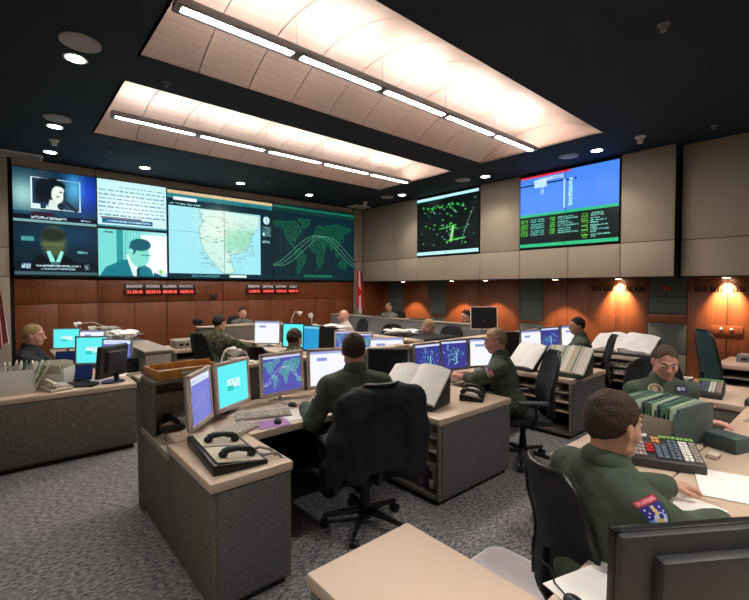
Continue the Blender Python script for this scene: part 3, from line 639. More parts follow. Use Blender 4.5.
def person(label, head, fwd, hfwd=None, pitch=-.1, lean=.1, hands=None, suit=SUIT, skin=0, hair='dark', res=.008, bald=False, patches=(), short=False, sc=1.0, hat=None, seat=.47, spread=(0, 0), group=None, legs=True, elbow_out=(.35, .35), wide=1.0, curl=.5, hairlong=0):
    """head = world position of the head's centre; fwd = where the body faces; hands = two world points (right, left) for the wrists"""
    f = V((fwd[0], fwd[1], 0)).normalized(); hf = V((*(hfwd or fwd), 0)).normalized()
    base = V((head[0], head[1], 0))-f*lean*sc; rz = rzf(f.x, f.y)
    t = top('person', label, 'person', base, rz, group); t.scale = (sc, sc, sc); seat = seat/sc
    inv = Matrix.Rotation(-rz, 3, 'Z'); loc = lambda p: (inv @ (V(p)-base))/sc
    hz = head[2]/sc; hc = np.array((0, lean, hz)); yaw = rzf(hf.x, hf.y)-rz; R = rot_zx(yaw, pitch)
    H = lambda x, y, z: hc+R @ np.array((x, y, z), float)
    neck = np.array((0, lean*.82-.02, hz-.165)); chest = np.array((0, lean*.6-.01, hz-.36)); bel = np.array((0, lean*.25, hz-.58)); pel = np.array((0, -.02, seat+.10))
    lr = -math.atan2(lean, .6)*.8; Rc = rot_zx(0, lr); B = Field()
    # head
    B.ell(H(0, -.012, .022), (.077, .096, .098), R, .02); B.ell(H(0, .026, -.045), (.058, .066, .068), R, .03); B.ell(H(0, .062, -.09), (.028, .026, .020), R, .025)
    for sgn in (-1, 1):
        B.ell(H(sgn*.045, .045, -.03), (.024, .03, .03), R, .02); B.cap(H(sgn*.05, 0, -.07), H(sgn*.03, .055, -.092), .020, .017, .02)
        B.ell(H(sgn*.032, .100, .008), (.018, .013, .012), R, .012, 's')
        B.ell(H(sgn*.032, .074, .006), (.015, .014, .012), R, .006)
        B.cap(H(sgn*.012, .090, .030), H(sgn*.046, .076, .030), .008, .006, .012)
        B.ell(H(sgn*.079, -.006, -.008), (.009, .020, .032), R @ rot_zx(sgn*.35, .15), .008); B.ell(H(sgn*.088, .004, -.006), (.006, .009, .014), R, .005, 's')
        B.ell(H(sgn*.011, .106, -.026), (.009, .010, .008), R, .008)
    B.cap(H(0, .088, .018), H(0, .112, -.020), .0085, .0115, .012); B.ell(H(0, .088, -.055), (.022, .012, .010), R, .012); B.ell(H(0, .092, -.0525), (.020, .010, .0018), R, .003, 's')
    B.cap(hc+R @ np.array((0, -.02, -.05)), neck, .056, .060, .03)
    # trunk
    wd = wide
    trunk = Field()
    def tr(G, g=0, k=.05):
        G.ell(chest+np.array((0, 0, .03)), (.175*wd+g, .118+g, .20+g), Rc, k); G.ell(bel, (.155*wd+g, .118*wd+g, .19+g), Rc, k); G.ell(pel+np.array((0, .015, 0)), (.17*wd+g, .125+g, .12+g), None, k)
        G.cap(neck-np.array((0, .01, .02)), neck+np.array((0, -.012, .015)), .07+g*.3, .062+g*.2, .03)
    tr(B)
    # arms
    hands_l = [loc(p) for p in hands] if hands else [V((.26, .28, .72)), V((-.26, .28, .72))]
    arm = []
    for sgn, W, out in ((1, hands_l[0], elbow_out[0]), (-1, hands_l[1], elbow_out[1])):
        Sh = V((sgn*.185*wd, neck[1]-.01, neck[2]-.075)); d = W-Sh; L1, L2 = .29, .255; L = min(d.length, (L1+L2)*.985)
        W2 = Sh+d.normalized()*L; a = (L1*L1-L2*L2+L*L)/(2*L); h = math.sqrt(max(L1*L1-a*a, 0)); hint = V((sgn*out, -.25, -1)); u = d.normalized(); hint = (hint-u*hint.dot(u)).normalized()
        E_ = Sh+u*a+hint*h; arm.append((Sh, E_, W2, sgn))
    def arms(G, g=0, cut=0, k=.03):
        for Sh, E_, W2, sgn in arm:
            G.cap((neck[0]+sgn*.03, neck[1]-.015, neck[2]-.03), Sh, .052+g*.6, .062+g*.8, .05)
            G.cap(Sh, E_, .060+g, .045+g, k); end = E_+(W2-E_)*(1-cut); G.cap(E_, end, .044+g, (.034 if cut else .028)+g, k)
    arms(B)
    for Sh, E_, W2, sgn in arm:
        d = (W2-E_).normalized(); d2 = V((d.x, d.y, d.z*.35-.05)); hand(B, W2+d*.01, d2, (0, 0, 1), sgn*-1 if True else 1, curl=curl)
    def legsf(G, g=0, k=.04):
        for sgn in (-1, 1):
            kn = (sgn*.14, .42, seat+.06); an = (sgn*.15, .40, .11); G.cap((sgn*.09, .0, seat+.085), kn, .088+g, .066+g, k); G.cap(kn, an, .062+g, .042+g, k)
    legsf(B)
    for sgn in (-1, 1): B.cap((sgn*.15, .37, .06), (sgn*.165, .54, .04), .045, .036, .03)
    B.mesh('body', res, SKIN[skin], t)
    # clothing
    C = Field(); g = .020; tr(C, g); arms(C, g, .55 if short else .06); legsf(C, g)
    nk = V(neck); up_ = (V(hc)-nk).normalized()
    C.cap(nk-up_*.01, nk+up_*.052, .076, .070, .02); C.ell(nk+up_*.095+V((0, .05, 0)), (.058, .075, .062), None, .008, 's')
    o = C.mesh('flight_suit' if suit in (SUIT,) else ('uniform' if suit in (CAMO, CAMO2) else 'shirt'), max(res, .007), suit, t, noise=.0035, nf=1.0)
    if res < .011:
        q = MB(); ca = V((*(neck+np.array((0, -.006, .012))),)); tl = Matrix.Rotation(-.30, 3, 'X')
        q.sheet(lambda u, v: ca+tl @ V(((.066+.020*(1-v)+.012*math.sin(PI*v))*math.sin((u-.5)*5.3), -(.066+.020*(1-v)+.012*math.sin(PI*v))*math.cos((u-.5)*5.3), .062*v*(1-.35*abs(2*u-1)**3))), 30, 5, .005); q.build('collar', suit, o, ang=80)
    bt = Field()
    for sgn in (-1, 1): bt.cap((sgn*.15, .37, .06), (sgn*.165, .55, .045), .056, .047, .03); bt.cap((sgn*.15, .385, .07), (sgn*.15, .40, .22), .057, .063, .03); bt.plane((0, 0, .002), (0, 0, 1)) if sgn == 1 else None
    bt.mesh('boots', .012, M['black'], t)
    # hair
    if hair:
        Hf = Field(); gh = .009 if hair not in ('shaved',) else .003
        Hf.ell(H(0, -.016, .026), (.077+gh, .096+gh, .098+gh), R, .02)
        if hairlong: Hf.ell(H(0, -.05, -.06), (.085, .06, .09), R, .03)
        for sgn in (-1, 1): Hf.ell(H(sgn*.090, -.004, -.01), (.022, .026, .036), R, .01, 's')
        n = R @ np.array((0, -.80, .60)); Hf.plane(H(0, .048, .055), n) if not bald else Hf.plane(H(0, .0, .02), R @ np.array((0, -.9, .1)))
        n2 = R @ (np.array((0, 0, 1)) if hairlong else np.array((0, -.5, .87))); Hf.plane(H(0, 0, -.15 if hairlong else -.004), n2)
        if bald: Hf.plane(H(0, 0, .07), R @ np.array((0, -.2, -1.)))
        Hf.mesh('hair', max(res*.8, .005), HAIR[hair], t, noise=.0022 if not hairlong else .004, nf=2.2)
    # eyes, brows, lips
    T4 = Matrix.Translation(V(hc)) @ Matrix(R.tolist()).to_4x4()
    if res < .011:
        for sgn in (-1, 1):
            b = MB(); b.ball((sgn*.032, .0790, .007), (.0140, .0130, .0085), 14, T4); eyeo = b.build('eye', EYE, t)
            b = MB(); b.ball((sgn*.032+.001, .0905, .006), (.0058, .0030, .0058), 12, T4); b.build('iris', IRIS, eyeo)
            b = MB(); b.tube([(sgn*(.016+.034*q/5), .097-.022*(q/5)**1.6, .031+.007*math.sin(PI*q/5)) for q in range(6)], [.002, .0035, .004, .0035, .003, .0015], 8, T4); b.build('eyebrow', HAIR['dark' if hair in ('dark', 'shaved', None) else 'brown'], t)
    b = MB(); b.ball((0, .0950, -.0545), (.020, .0065, .0060), 14, T4); b.build('lips', LIP, t)
    return t, o, arm, H

def suit_patch(t, suit, centre, normal, upv, w_, h_, cv, name='shoulder_patch', label=None):
    """cloth patch laid on the sleeve surface (local coordinates)"""
    me = suit.data; bv = BVHTree.FromPolygons([v.co for v in me.vertices], [tuple(p.vertices) for p in me.polygons])
    n = V(normal).normalized(); up = V(upv); r = up.cross(n).normalized(); up = n.cross(r)
    def fn(u, v):
        p = V(centre)+r*(u-.5)*w_+up*(.5-v)*h_+n*.12; hit = bv.ray_cast(p, -n, .3)
        return (hit[0] if hit[0] is not None else p-n*.12)+n*.003
    o = paint_mesh(name, cv, fn, M['printed'], suit)
    if label: o['label'] = label
    return o
# ------------------------------------------------------------------ furniture and equipment
def task_chair(label, x, y, fwd, group=None, col='blackm', back_h=.58, arms=True, plastic='black'):
    t = top('task_chair', label, 'chair', (x, y, 0), rzf(*fwd), group)
    b = MB(); b.cyl((0, 0, .10), (0, 0, .40), .028); b.cyl((0, 0, .06), (0, 0, .26), .045, .035); b.build('gas_column', plastic, t)
    b = MB(); b.cyl((0, 0, .075), (0, 0, .13), .055, .045)
    for k in range(5):
        a = 2*PI*k/5+.3; d = V((math.cos(a), math.sin(a), 0))
        b.tube([V((0, 0, .115))+d*.03, V((0, 0, .105))+d*.16, V((0, 0, .085))+d*.31], [.030, .024, .018], 8)
    b.build('star_base', plastic, t)
    for k in range(5):
        a = 2*PI*k/5+.3; d = V((math.cos(a), math.sin(a), 0)); s = V((-d.y, d.x, 0)); p = d*.31+V((0, 0, .03))
        c = MB(); c.cyl(p-s*.028, p-s*.008, .030, seg=16); c.cyl(p+s*.008, p+s*.028, .030, seg=16); c.cyl(p-s*.01, p+s*.01, .014); c.cyl(p, p+V((0, 0, .055)), .009); c.build('caster', plastic, t)
    b = MB(); b.box(-.12, .12, -.12, .14, .385, .415, .01); b.build('seat_mechanism', plastic, t)
    b = MB()
    b.sheet(lambda u, v: ((u-.5)*.50*(1-.10*(abs(v-.5)*2)**3), (v-.5)*.48+.02, .465+.018*(2*u-1)**2-.030*max(0, (v-.75)*4)**2+.008*math.sin(PI*v)), 14, 14, .05); b.build('seat', col, t, ang=70)
    H = back_h
    def bk(u, v):
        wx = .235*(1-.18*max(0, v-.6)/.4)*(1-.25*max(0, .15-v)/.15); x_ = (2*u-1)*wx
        if v > .85: x_ *= math.sqrt(max(0.05, 1-((v-.85)/.19)**2))
        return (x_, -.27-.10*(v-.3)**2*1.5+.05*(2*u-1)**2-.02+.03*math.sin(PI*min(1, v*1.6)), .50+(H+.06)*v)
    b = MB(); b.sheet(bk, 16, 20, .022); b.build('backrest', col, t, ang=70)
    b = MB(); rim = [bk(0, i/14) for i in range(15)]+[bk(i/10, 1) for i in range(1, 10)]+[bk(1, 1-i/14) for i in range(15)]; b.tube(rim, .013, 8); b.build('back_frame', plastic, t)
    b = MB(); b.tube([(0, -.08, .40), (0, -.24, .42), (0, -.31, .55), (0, -.30, .75)], [.025, .025, .022, .016], 8); b.build('back_bracket', plastic, t)
    if arms:
        for s in (-1, 1):
            b = MB(); b.tube([(s*.12, 0, .40), (s*.27, -.02, .42), (s*.29, -.04, .52), (s*.285, -.04, .655)], [.018, .018, .016, .016], 8); ap = b.build('arm_post', plastic, t)
            b = MB(); b.box(s*.285-.042, s*.285+.042, -.15, .13, .655, .69, .014, seg=3); b.build('armrest', 'charcoal', ap)
    return t

def monitor(label, x, y, z, fwd, cv=None, w_=.42, h_=.34, bez='bezel', stand=.10, tilt=.06, thick=.05, bw=.028, cat='monitor', name='monitor', group=None, pivot=0):
    """fwd = the way the screen faces; z = desk height"""
    t = top(name, label, cat, (x, y, z), rzf(-fwd[0], -fwd[1]), group); W, H = w_, h_
    mx = Matrix.Translation((0, 0, stand)) @ Matrix.Rotation(-tilt, 4, 'X') @ Matrix.Rotation(pivot, 4, 'Y'); tot = H
    b = MB()
    b.box(-W/2, -W/2+bw, -thick/2, .0, 0, H, .005, mx); b.box(W/2-bw, W/2, -thick/2, .0, 0, H, .005, mx)
    b.box(-W/2, W/2, -thick/2, .0, 0, bw*1.25, .005, mx); b.box(-W/2, W/2, -thick/2, .0, H-bw, H, .005, mx); b.build('bezel', bez, t)
    b = MB(); b.box(-W/2+.004, W/2-.004, -thick/2+.008, thick*.35, .004, H-.004, .01, mx); b.prism([(-W*.33, thick*.3, H*.15), (W*.33, thick*.3, H*.15), (W*.33, thick*.3, H*.85), (-W*.33, thick*.3, H*.85)], (0, thick*.7, 0), .012, mx)
    b.build('rear_shell', 'charcoal' if bez != 'bezel' else 'bezelg', t)
    f = lambda u, v: mx @ V((-W/2+bw+(W-2*bw)*u, -thick/2+.006, H-bw-(H-2.25*bw)*v))
    if cv is not None: paint_mesh('screen', cv, f, M['screen'], t)
    else:
        b = MB(); b.box(-W/2+bw, W/2-bw, -thick/2+.003, -thick/2+.008, bw*1.25, H-bw, 0, mx); b.build('screen', 'black', t)
    b = MB(); b.tube([(0, thick*.9, .012), (0, thick*1.0, stand*.6), (0, thick*.6, stand+H*.4)], [.03, .025, .03], 8); b.build('stand', bez if bez != 'bezel' else 'bezelg', t)
    b = MB(); b.cyl((0, .02, 0), (0, .02, .014), .12, .11, 28); b.build('foot', bez, t)
    return t
def scr_cyan(): return Canvas(40, 32, (95, 232, 236)).rect(.3, .36, .72, .62, (205, 250, 248)).rect(.3, .52, .5, .66, (20, 190, 185)).rect(.34, .6, .7, .64, (60, 200, 200)).rect(.52, .4, .6, .44, (150, 170, 180)).rect(.4, .4, .44, .46, (230, 190, 190))
def scr_white(): return Canvas(40, 32, (238, 240, 252)).rect(0, 0, 1, .06, (150, 160, 215)).rect(.0, .06, 1, .10, (225, 225, 245)).rect(.18, .2, .45, .27, (110, 125, 190), .8)
def scr_blue(): c = world_map(66, 52, (84, 84, 168), (70, 130, 150), (120, 210, 190), (215, 225, 250), (80, 90, 190), (0, .08, 1, .95), -150, 150); c.rect(0, 0, 1, .05, (200, 205, 240)); return c
def scr_violet(): c = Canvas(40, 32, (110, 120, 205)); c.glow(.5, .5, .5, .4, (130, 130, 205)); c.rect(0, 0, 1, .16, (215, 225, 250)); c.scrawl(.05, .05, .9, .11, (150, 165, 210), .8, .4); c.noise(.12); return c
def scr_radar():
    c = Canvas(54, 42, (60, 58, 138)); c.rect(0, 0, 1, .06, (205, 215, 245))
    for k in range(70): c.ell(random.gauss(.5, .24), random.gauss(.5, .2), .02, .025, random.choice([(90, 220, 190), (60, 170, 190), (160, 240, 220), (60, 90, 190)]), .8, .9)
    c.line([(.6, .4), (.6, .8), (.5, .85)], (170, 250, 230), .02); return c

def keyboard(label, x, y, z, fwd, m='keys', wd=.44, group=None):
    t = top('keyboard', label, 'keyboard', (x, y, z), rzf(*fwd), group)
    b = MB(); b.prism([(-wd/2, -.08, .0), (-wd/2, .08, 0), (-wd/2, .08, .030), (-wd/2, -.08, .014)], (wd, 0, 0), .004); b.build('case', m, t)
    b = MB()
    for r in range(5):
        for k in range(15):
            yy = -.062+r*.029; zz = .016+(yy+.08)*.10; b.box(-wd/2+.014+k*(wd-.028)/15, -wd/2+.014+(k+.84)*(wd-.028)/15, yy-.011, yy+.011, zz, zz+.007)
    b.build('keys', 'pageedge' if m != 'black' else 'charcoal', t, False)
    return t
def mouse(label, x, y, z, fwd, m='black'):
    t = top('mouse', label, 'mouse', (x, y, z), rzf(*fwd)); b = MB(); b.ball((0, 0, .008), (.030, .055, .028), 18); b.bm.verts.ensure_lookup_table()
    for v in b.bm.verts: v.co.z = max(v.co.z, 0)
    b.build('shell', m, t); b = MB(); b.tube([(0, .05, .01), (.01, .12, .004), (.05, .2, .004), (.03, .3, .004)], .003, 6); b.build('cable', m, t); return t
def desk_phone(label, x, y, z, fwd, handsets=1, wd=.22, cord=None, group=None, m='black', spread=.22, dp=.11, face='keys'):
    t = top('console_telephone', label, 'telephone', (x, y, z), rzf(*fwd), group); n = handsets; W = spread*n
    b = MB(); b.prism([(-W/2, -dp, 0), (-W/2, dp, 0), (-W/2, dp, .065), (-W/2, -dp, .028)], (W, 0, 0), .008); b.build('base', m, t)
    for i in range(n):
        cx = -W/2+spread*(i+.5); mx = Matrix.Translation((cx, 0, .046)) @ Matrix.Rotation(.165, 4, 'X')
        b = MB(); b.box(-spread/2+.012, spread/2-.012, -dp*.85, dp*.85, .0, .008, .002, mx)
        fp = b.build('faceplate', face, t); b = MB()
        for r in range(5):
            for k in range(3): b.box(.005+k*.028, .027+k*.028, -.08+r*.028, -.06+r*.028, .008, .015, 0, mx)
        b.build('keypad', 'white', fp, False)
        b = MB(); b.tube([(-.065, -.085, .035), (-.066, -.06, .052), (-.068, 0, .058), (-.066, .06, .052), (-.065, .085, .035)], [.024, .020, .016, .020, .024], 10, mx)
        b.ball((-.065, -.085, .026), (.028, .028, .022), 12, mx); b.ball((-.065, .085, .026), (.028, .028, .022), 12, mx); b.build('handset', m, t)
    if cord:
        b = MB(); b.tube(cord, .009, 8); b.build('cord', 'grey', t)
    return t
def key_console(label, x, y, z, fwd, wd=.42, dp=.30, group=None, handset=True):
    t = top('key_console', label, 'console telephone', (x, y, z), rzf(*fwd), group)
    sl = math.atan2(.06, dp); b = MB(); b.prism([(-wd/2, -dp/2, 0), (-wd/2, dp/2, 0), (-wd/2, dp/2, .115), (-wd/2, -dp/2, .055)], (wd, 0, 0), .01); b.build('case', 'charcoal', t)
    mx = Matrix.Translation((0, 0, .087)) @ Matrix.Rotation(sl, 4, 'X')
    def block(x0, x1, y0, y1, nx, ny, m, nm='key_block'):
        q = MB(); dx, dy = (x1-x0)/nx, (y1-y0)/ny
        for i in range(nx):
            for j in range(ny): q.box(x0+i*dx+dx*.1, x0+(i+.9)*dx, y0+j*dy+dy*.12, y0+(j+.88)*dy, .0, .011, 0, mx)
        q.build(nm, m, t, False)
    W = wd/2-.015; D = dp/2-.015
    block(-W, -.09, -D, D*.6, 5, 5, 'keys'); block(-.085, -.045, -D*.6, .02, 2, 3, 'red'); block(-.045, -.0, .03, D*.8, 2, 2, 'orange'); block(-.04, .03, -D, .02, 2, 6, 'keyblue')
    block(.035, .09, -D, D*.62, 2, 7, 'keyblue'); block(.095, .145, -D, D*.62, 2, 7, 'white'); block(.15, W, -D, D*.62, 2, 7, 'keys'); block(0.0, W, D*.7, D, 8, 1, 'lime'); block(-W, -.06, D*.68, D, 6, 1, 'white')
    return t
def open_book(label, x, y, z, fwd, wd=.62, dp=.40, tilt=.55, thick=.05, base='charcoal', strips=None, wave=.03, name='open_binder', cat='open binder', page='paper', ruffle=0):
    """a thick open binder on a sloping stand; fwd points from the reader to the book's top"""
    t = top(name, label, cat, (x, y, z), rzf(*fwd)); h = dp*math.sin(tilt); c = dp*math.cos(tilt)
    b = MB(); b.prism([(-wd/2+.02, 0, 0), (-wd/2+.02, c, 0), (-wd/2+.02, c, h), (-wd/2+.02, 0, .025)], (wd-.04, 0, 0), .004); b.box(-wd/2+.02, wd/2-.02, -.025, .005, 0, .045, .004); b.build('stand', base, t)
    mx = Matrix.Translation((0, -.005, .03)) @ Matrix.Rotation(math.atan2(h-.02, c), 4, 'X')
    b = MB(); b.box(-wd/2, wd/2, 0, dp, 0, .008, .002, mx); b.build('cover', base, t)
    for s in (-1, 1):
        def top_(u, v, s=s):
            e = math.sin(PI*min(1, u*1.25))**.7 if u < .8 else math.sin(PI*min(1, u*1.25))**.7
            return (s*u*wd*.485, v*dp*.98+.004+ruffle*.4*math.sin(9*u+s), .012+thick*(.55+.45*math.cos(PI*(u-.25)*.9))*(1 if s > 0 else .75)+wave*(1-u)*u+ruffle*math.sin(7*u+3*v*s+s)*math.sin(5*v+1)*.6)
        b = MB()
        n, mm = 16, 10
        P = lambda u, v: top_(u, v)
        tt = bmesh.new(); A = [[tt.verts.new(P(i/n, j/mm)) for j in range(mm+1)] for i in range(n+1)]; B_ = [[tt.verts.new((P(i/n, j/mm)[0], P(i/n, j/mm)[1], .009)) for j in range(mm+1)] for i in range(n+1)]
        for i in range(n):
            for j in range(mm): tt.faces.new((A[i][j], A[i+1][j], A[i+1][j+1], A[i][j+1]))
            tt.faces.new((A[i][0], B_[i][0], B_[i+1][0], A[i+1][0])); tt.faces.new((A[i][mm], A[i+1][mm], B_[i+1][mm], B_[i][mm]))
        for j in range(mm): tt.faces.new((A[n][j], B_[n][j], B_[n][j+1], A[n][j+1])); tt.faces.new((A[0][j], A[0][j+1], B_[0][j+1], B_[0][j]))
        b.merge(tt, mx); pg = b.build('pages', page, t, ang=60)
        if strips:
            for i in range(strips):
                q = MB(); u = (i+.4)/strips*.95
                q.sheet(lambda a, v: V(top_(min(1, u+a*.05), v*.96+.02))+V((0, 0, .004)), 2, 8, .002, mx); q.build('index_strip', ['folderpale', 'white', 'keyblue', 'white', 'cream', 'orange', 'white'][(i*2+(s > 0)) % 7], pg)
    return t
def paper_heap(label, x, y, z, fwd, w_, h_, hh, seed=1):
    t = top('paper_heap', label, 'papers', (x, y, z), rzf(*fwd)); r = random.Random(seed)
    for k in range(5):
        a, ox, oy, p1, p2 = r.uniform(-.5, .5), r.uniform(-.12, .12)*w_, r.uniform(-.12, .12)*h_, r.uniform(0, 6), r.uniform(0, 6); b = MB(); z0 = k*hh*.14
        b.sheet(lambda u, v: ((u-.5)*w_*.8, (v-.5)*h_*.8, .006+z0+hh*.5*(abs(math.sin(3*u+p1)*math.cos(2.5*v+p2)))), 12, 10, .004, Matrix.Translation((ox, oy, 0)) @ Matrix.Rotation(a, 4, 'Z')); b.build('sheet', 'paper', t, ang=60)
    return t
def papers(label, x, y, z, fwd, w_=.21, h_=.29, th=.003, m='paper', name='paper_sheet', cat='paper', curl=.0, group=None):
    t = top(name, label, cat, (x, y, z), rzf(*fwd), group); b = MB(); b.sheet(lambda u, v: ((u-.5)*w_, (v-.5)*h_, th+.001+curl*(u-.5)**2*4+curl*.5*(v*v)), 8, 8, th); b.build('sheet', m, t, ang=60); return t
def cabinet(label, x0, x1, y0, y1, h=.73, open_side='-x', topm='beige', bodym='panel', endm='panelblue', group=None, content=True, shelves=3, name='console_cabinet'):
    """wing of a console: worktop slab, end panels, open shelves on one side"""
    cx, cy = (x0+x1)/2, (y0+y1)/2; t = top(name, label, 'cabinet', (cx, cy, 0), 0, group); X, Y = (x1-x0)/2, (y1-y0)/2; T = .055
    b = MB(); b.box(-X-.01, X+.01, -Y-.01, Y+.01, h-T, h, .006); b.build('worktop', topm, t)
    if open_side is None:
        b = MB(); b.box(-X, X, -Y, Y, .05, h-T, .003); b.build('carcass', bodym, t)
        b = MB(); b.box(-X+.03, X-.03, -Y-.012, -Y+.002, .07, h-T-.01, .002); b.build('end_panel', endm, t)
    else:
        v = {'-x': 0, '-y': 1}[open_side]; q = .03
        if v == 0:
            b = MB(); b.box(-X, X, -Y, -Y+q, .05, h-T, .003); b.box(-X, X, Y-q, Y, .05, h-T, .003); b.box(X-q, X, -Y, Y, .05, h-T); b.box(-.02, .0, -Y, Y, .05, h-T); b.box(-X, X, -Y, Y, .05, .08); b.build('carcass', 'edge', t)
            b = MB(); b.box(-X+.03, X-.02, -Y-.010, -Y+.002, .07, h-T-.01, .002); b.build('end_panel', endm, t)
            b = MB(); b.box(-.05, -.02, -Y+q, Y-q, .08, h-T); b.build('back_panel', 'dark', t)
            for k in range(shelves):
                z = h-T-.11-k*.115; b = MB(); b.box(-X+.01, -.02, -Y+q, Y-q, z-.018, z, .002); b.build('shelf', 'greybeige' if k != 1 else 'beige', t)
        else:
            b = MB(); b.box(-X, -X+q, -Y, Y, .05, h-T, .003); b.box(X-q, X, -Y, Y, .05, h-T, .003); b.box(-X, X, Y-q, Y, .05, h-T); b.box(-X, X, -Y, Y, .05, .08); b.build('carcass', bodym, t)
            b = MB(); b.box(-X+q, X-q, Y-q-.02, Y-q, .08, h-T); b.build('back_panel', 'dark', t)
            for k in range(shelves):
                z = h-T-.11-k*.115; b = MB(); b.box(-X+q, X-q, -Y+.01, Y-.03, z-.018, z, .002); b.build('shelf', 'greybeige', t)
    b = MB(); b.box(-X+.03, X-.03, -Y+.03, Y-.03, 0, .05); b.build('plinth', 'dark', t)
    return t
def gadget(label, x, y, z, sx, sy, sz, m='white', fwd=(0, 1), name='network_device', cat='device', slots='black'):
    t = top(name, label, cat, (x, y, z), rzf(*fwd)); b = MB(); b.box(-sx/2, sx/2, -sy/2, sy/2, 0, sz, .006); b.build('case', m, t)
    b = MB()
    for k in range(4): b.box(-sx*.4+k*sx*.22, -sx*.4+k*sx*.22+sx*.15, -sy/2-.003, -sy/2, sz*.35, sz*.65)
    b.build('front_slots', slots, t, False); return t
def desk_lamp(label, x, y, z, ang, h=.28, group=None, reach=.22, m='white'):
    t = top('desk_lamp', label, 'lamp', (x, y, z), ang, group)
    b = MB(); b.cyl((0, 0, 0), (0, 0, .02), .06, .055, 20); b.build('base', m, t)
    b = MB(); b.tube([(0, 0, .02), (.02, 0, h*.6), (reach*.5, 0, h), (reach, 0, h*.93)], .007, 8); b.build('arm', m, t)
    b = MB(); b.cyl((reach-.02, 0, h*.96), (reach+.05, 0, h*.82), .022, .050, 16); b.ball((reach-.01, 0, h*.93), .03, 12); b.build('lamp_shade', m, t)
    return t
def partition(label, x0, x1, y0, y1, h, capm='beige', bodym='panelblue', capw=.02, base=0, name='console_partition'):
    cx, cy = (x0+x1)/2, (y0+y1)/2; t = top(name, label, 'partition', (cx, cy, base)); X, Y = (x1-x0)/2, (y1-y0)/2; h -= base
    b = MB(); b.box(-X, X, -Y, Y, .0, h-.03, .003); b.build('panel', bodym, t)
    b = MB(); b.box(-X-capw, X+capw, -Y-capw, Y+capw, h-.03, h, .006); b.build('cap', capm, t); return t
def worktop(label, pts, z, th=.05, m='beige', legs=(), apron=None, name='console_worktop'):
    cx = sum(p[0] for p in pts)/len(pts); cy = sum(p[1] for p in pts)/len(pts)
    t = top(name, label, 'desk', (cx, cy, 0)); b = MB(); b.prism([(p[0]-cx, p[1]-cy, z-th) for p in pts], (0, 0, th), .006); b.build('top', m, t)
    for (a, c, d, e) in legs: b = MB(); b.box(a-cx, c-cx, d-cy, e-cy, 0, z-th, .003); b.build('support_panel', 'dark', t)
    return t
def file_box(label, x, y, z, fwd, wd, dp, h, m='white', n=12, cols=('folder', 'folderpale', 'filegrey', 'cream'), side=None, fan=.25, over=.06, name='file_box', endm=None):
    """open box of hanging folders, running along local X"""
    t = top(name, label, 'file box', (x, y, z), rzf(*fwd)); th = .006; b = MB()
    b.box(-wd/2, wd/2, -dp/2, dp/2, 0, th); b.box(-wd/2, wd/2, -dp/2, -dp/2+th, 0, h, .002); b.box(-wd/2, wd/2, dp/2-th, dp/2, 0, h, .002); b.build('long_sides', side or m, t)
    b = MB(); b.box(-wd/2, -wd/2+th, -dp/2, dp/2, 0, h, .002); b.build('end', m, t); b = MB(); b.box(wd/2-th, wd/2, -dp/2-.01, dp/2+.01, 0, h+(.05 if endm else 0), .002); b.build('end', endm or m, t)
    for k in range(n):
        u = (k+.5)/n; xx = -wd/2+th+.01+u*(wd-.03); a = (u-.5)*fan*2+random.uniform(-.04, .04)
        mx = Matrix.Translation((xx, 0, .01)) @ Matrix.Rotation(a, 4, 'Y'); b = MB()
        b.prism([(-.006, -dp/2+.015, 0), (-.006, dp/2-.015, 0), (-.006, dp/2-.02, h+over-.02), (-.006, dp*.15, h+over+random.uniform(-.01, .012)), (-.006, -dp/2+.02, h+over-.01)], (.012, 0, 0), .002, mx)
        b.build('hanging_folder', cols[k % len(cols)], t)
    return t
# ------------------------------------------------------------------ near left console bay (bay of the officer with the jacket on his chair)
cabinet('waist high grey console end cabinet with a beige top holding two black telephones', .83, 1.31, 2.28, 3.05, .75, None, bodym='panel', endm='panelblue')
cabinet('low grey console cabinet under the orange wooden tray shelf', .83, 1.30, 3.07, 3.76, .69, None, topm='greybeige', bodym='panel')
worktop('beige worktop with four lit monitors and two keyboards', [(1.33, 2.88), (2.63, 2.90), (2.63, 3.76), (.99, 3.76), (.90, 3.60), (.88, 3.08), (1.33, 3.08)], .75, .055, legs=[(1.32, 2.60, 3.70, 3.74)])
partition('long low partition with beige cap running behind the first two console bays', .83, 3.86, 3.80, 3.94, 1.08, bodym='panel')
t = top('shelf_hutch', 'small open hutch at the near console, holding the orange tray', 'shelf', (1.08, 3.62, .69))
b = MB(); b.box(-.25, .32, -.17, .17, .385, .41, .003); b.build('top_shelf', 'edge', t)
b = MB(); b.box(-.25, -.225, -.17, .17, 0, .385, .003); b.build('side_panel', 'panel', t)
b = MB(); b.box(.295, .32, -.17, .17, 0, .385, .003); b.build('side_panel', 'dark', t)
b = MB(); b.box(-.22, .295, .155, .17, 0, .385); b.build('back_panel', 'beige', t)
t = top('wooden_tray', 'open orange varnished wooden tray on the hutch at the left end', 'tray', (1.13, 3.64, 1.10), .05)
b = MB(); b.box(-.27, .27, -.17, .17, 0, .012, .003); b.build('base', 'wood', t)
b = MB(); b.box(-.27, .27, -.182, -.17, 0, .075, .003); b.box(-.27, .27, .17, .182, 0, .075, .003); b.box(-.27, -.258, -.17, .17, 0, .075, .003); b.box(.258, .27, -.17, .17, 0, .05, .003); b.build('rim', 'wood', t)
b = MB(); b.box(-.10, .1, -.186, -.182, .03, .055, .002); b.build('name_plate', 'cream', t)
papers('brown folder lying in the orange wooden tray', 1.13, 3.64, 1.115, (0, 1), .46, .28, .01, 'greybeige', 'paper_folder', 'folder')
gadget('tan box standing on the hutch shelf behind the white gadget', 1.05, 3.70, .69, .30, .1, .27, 'cream', name='storage_box', cat='box', slots='greybeige')
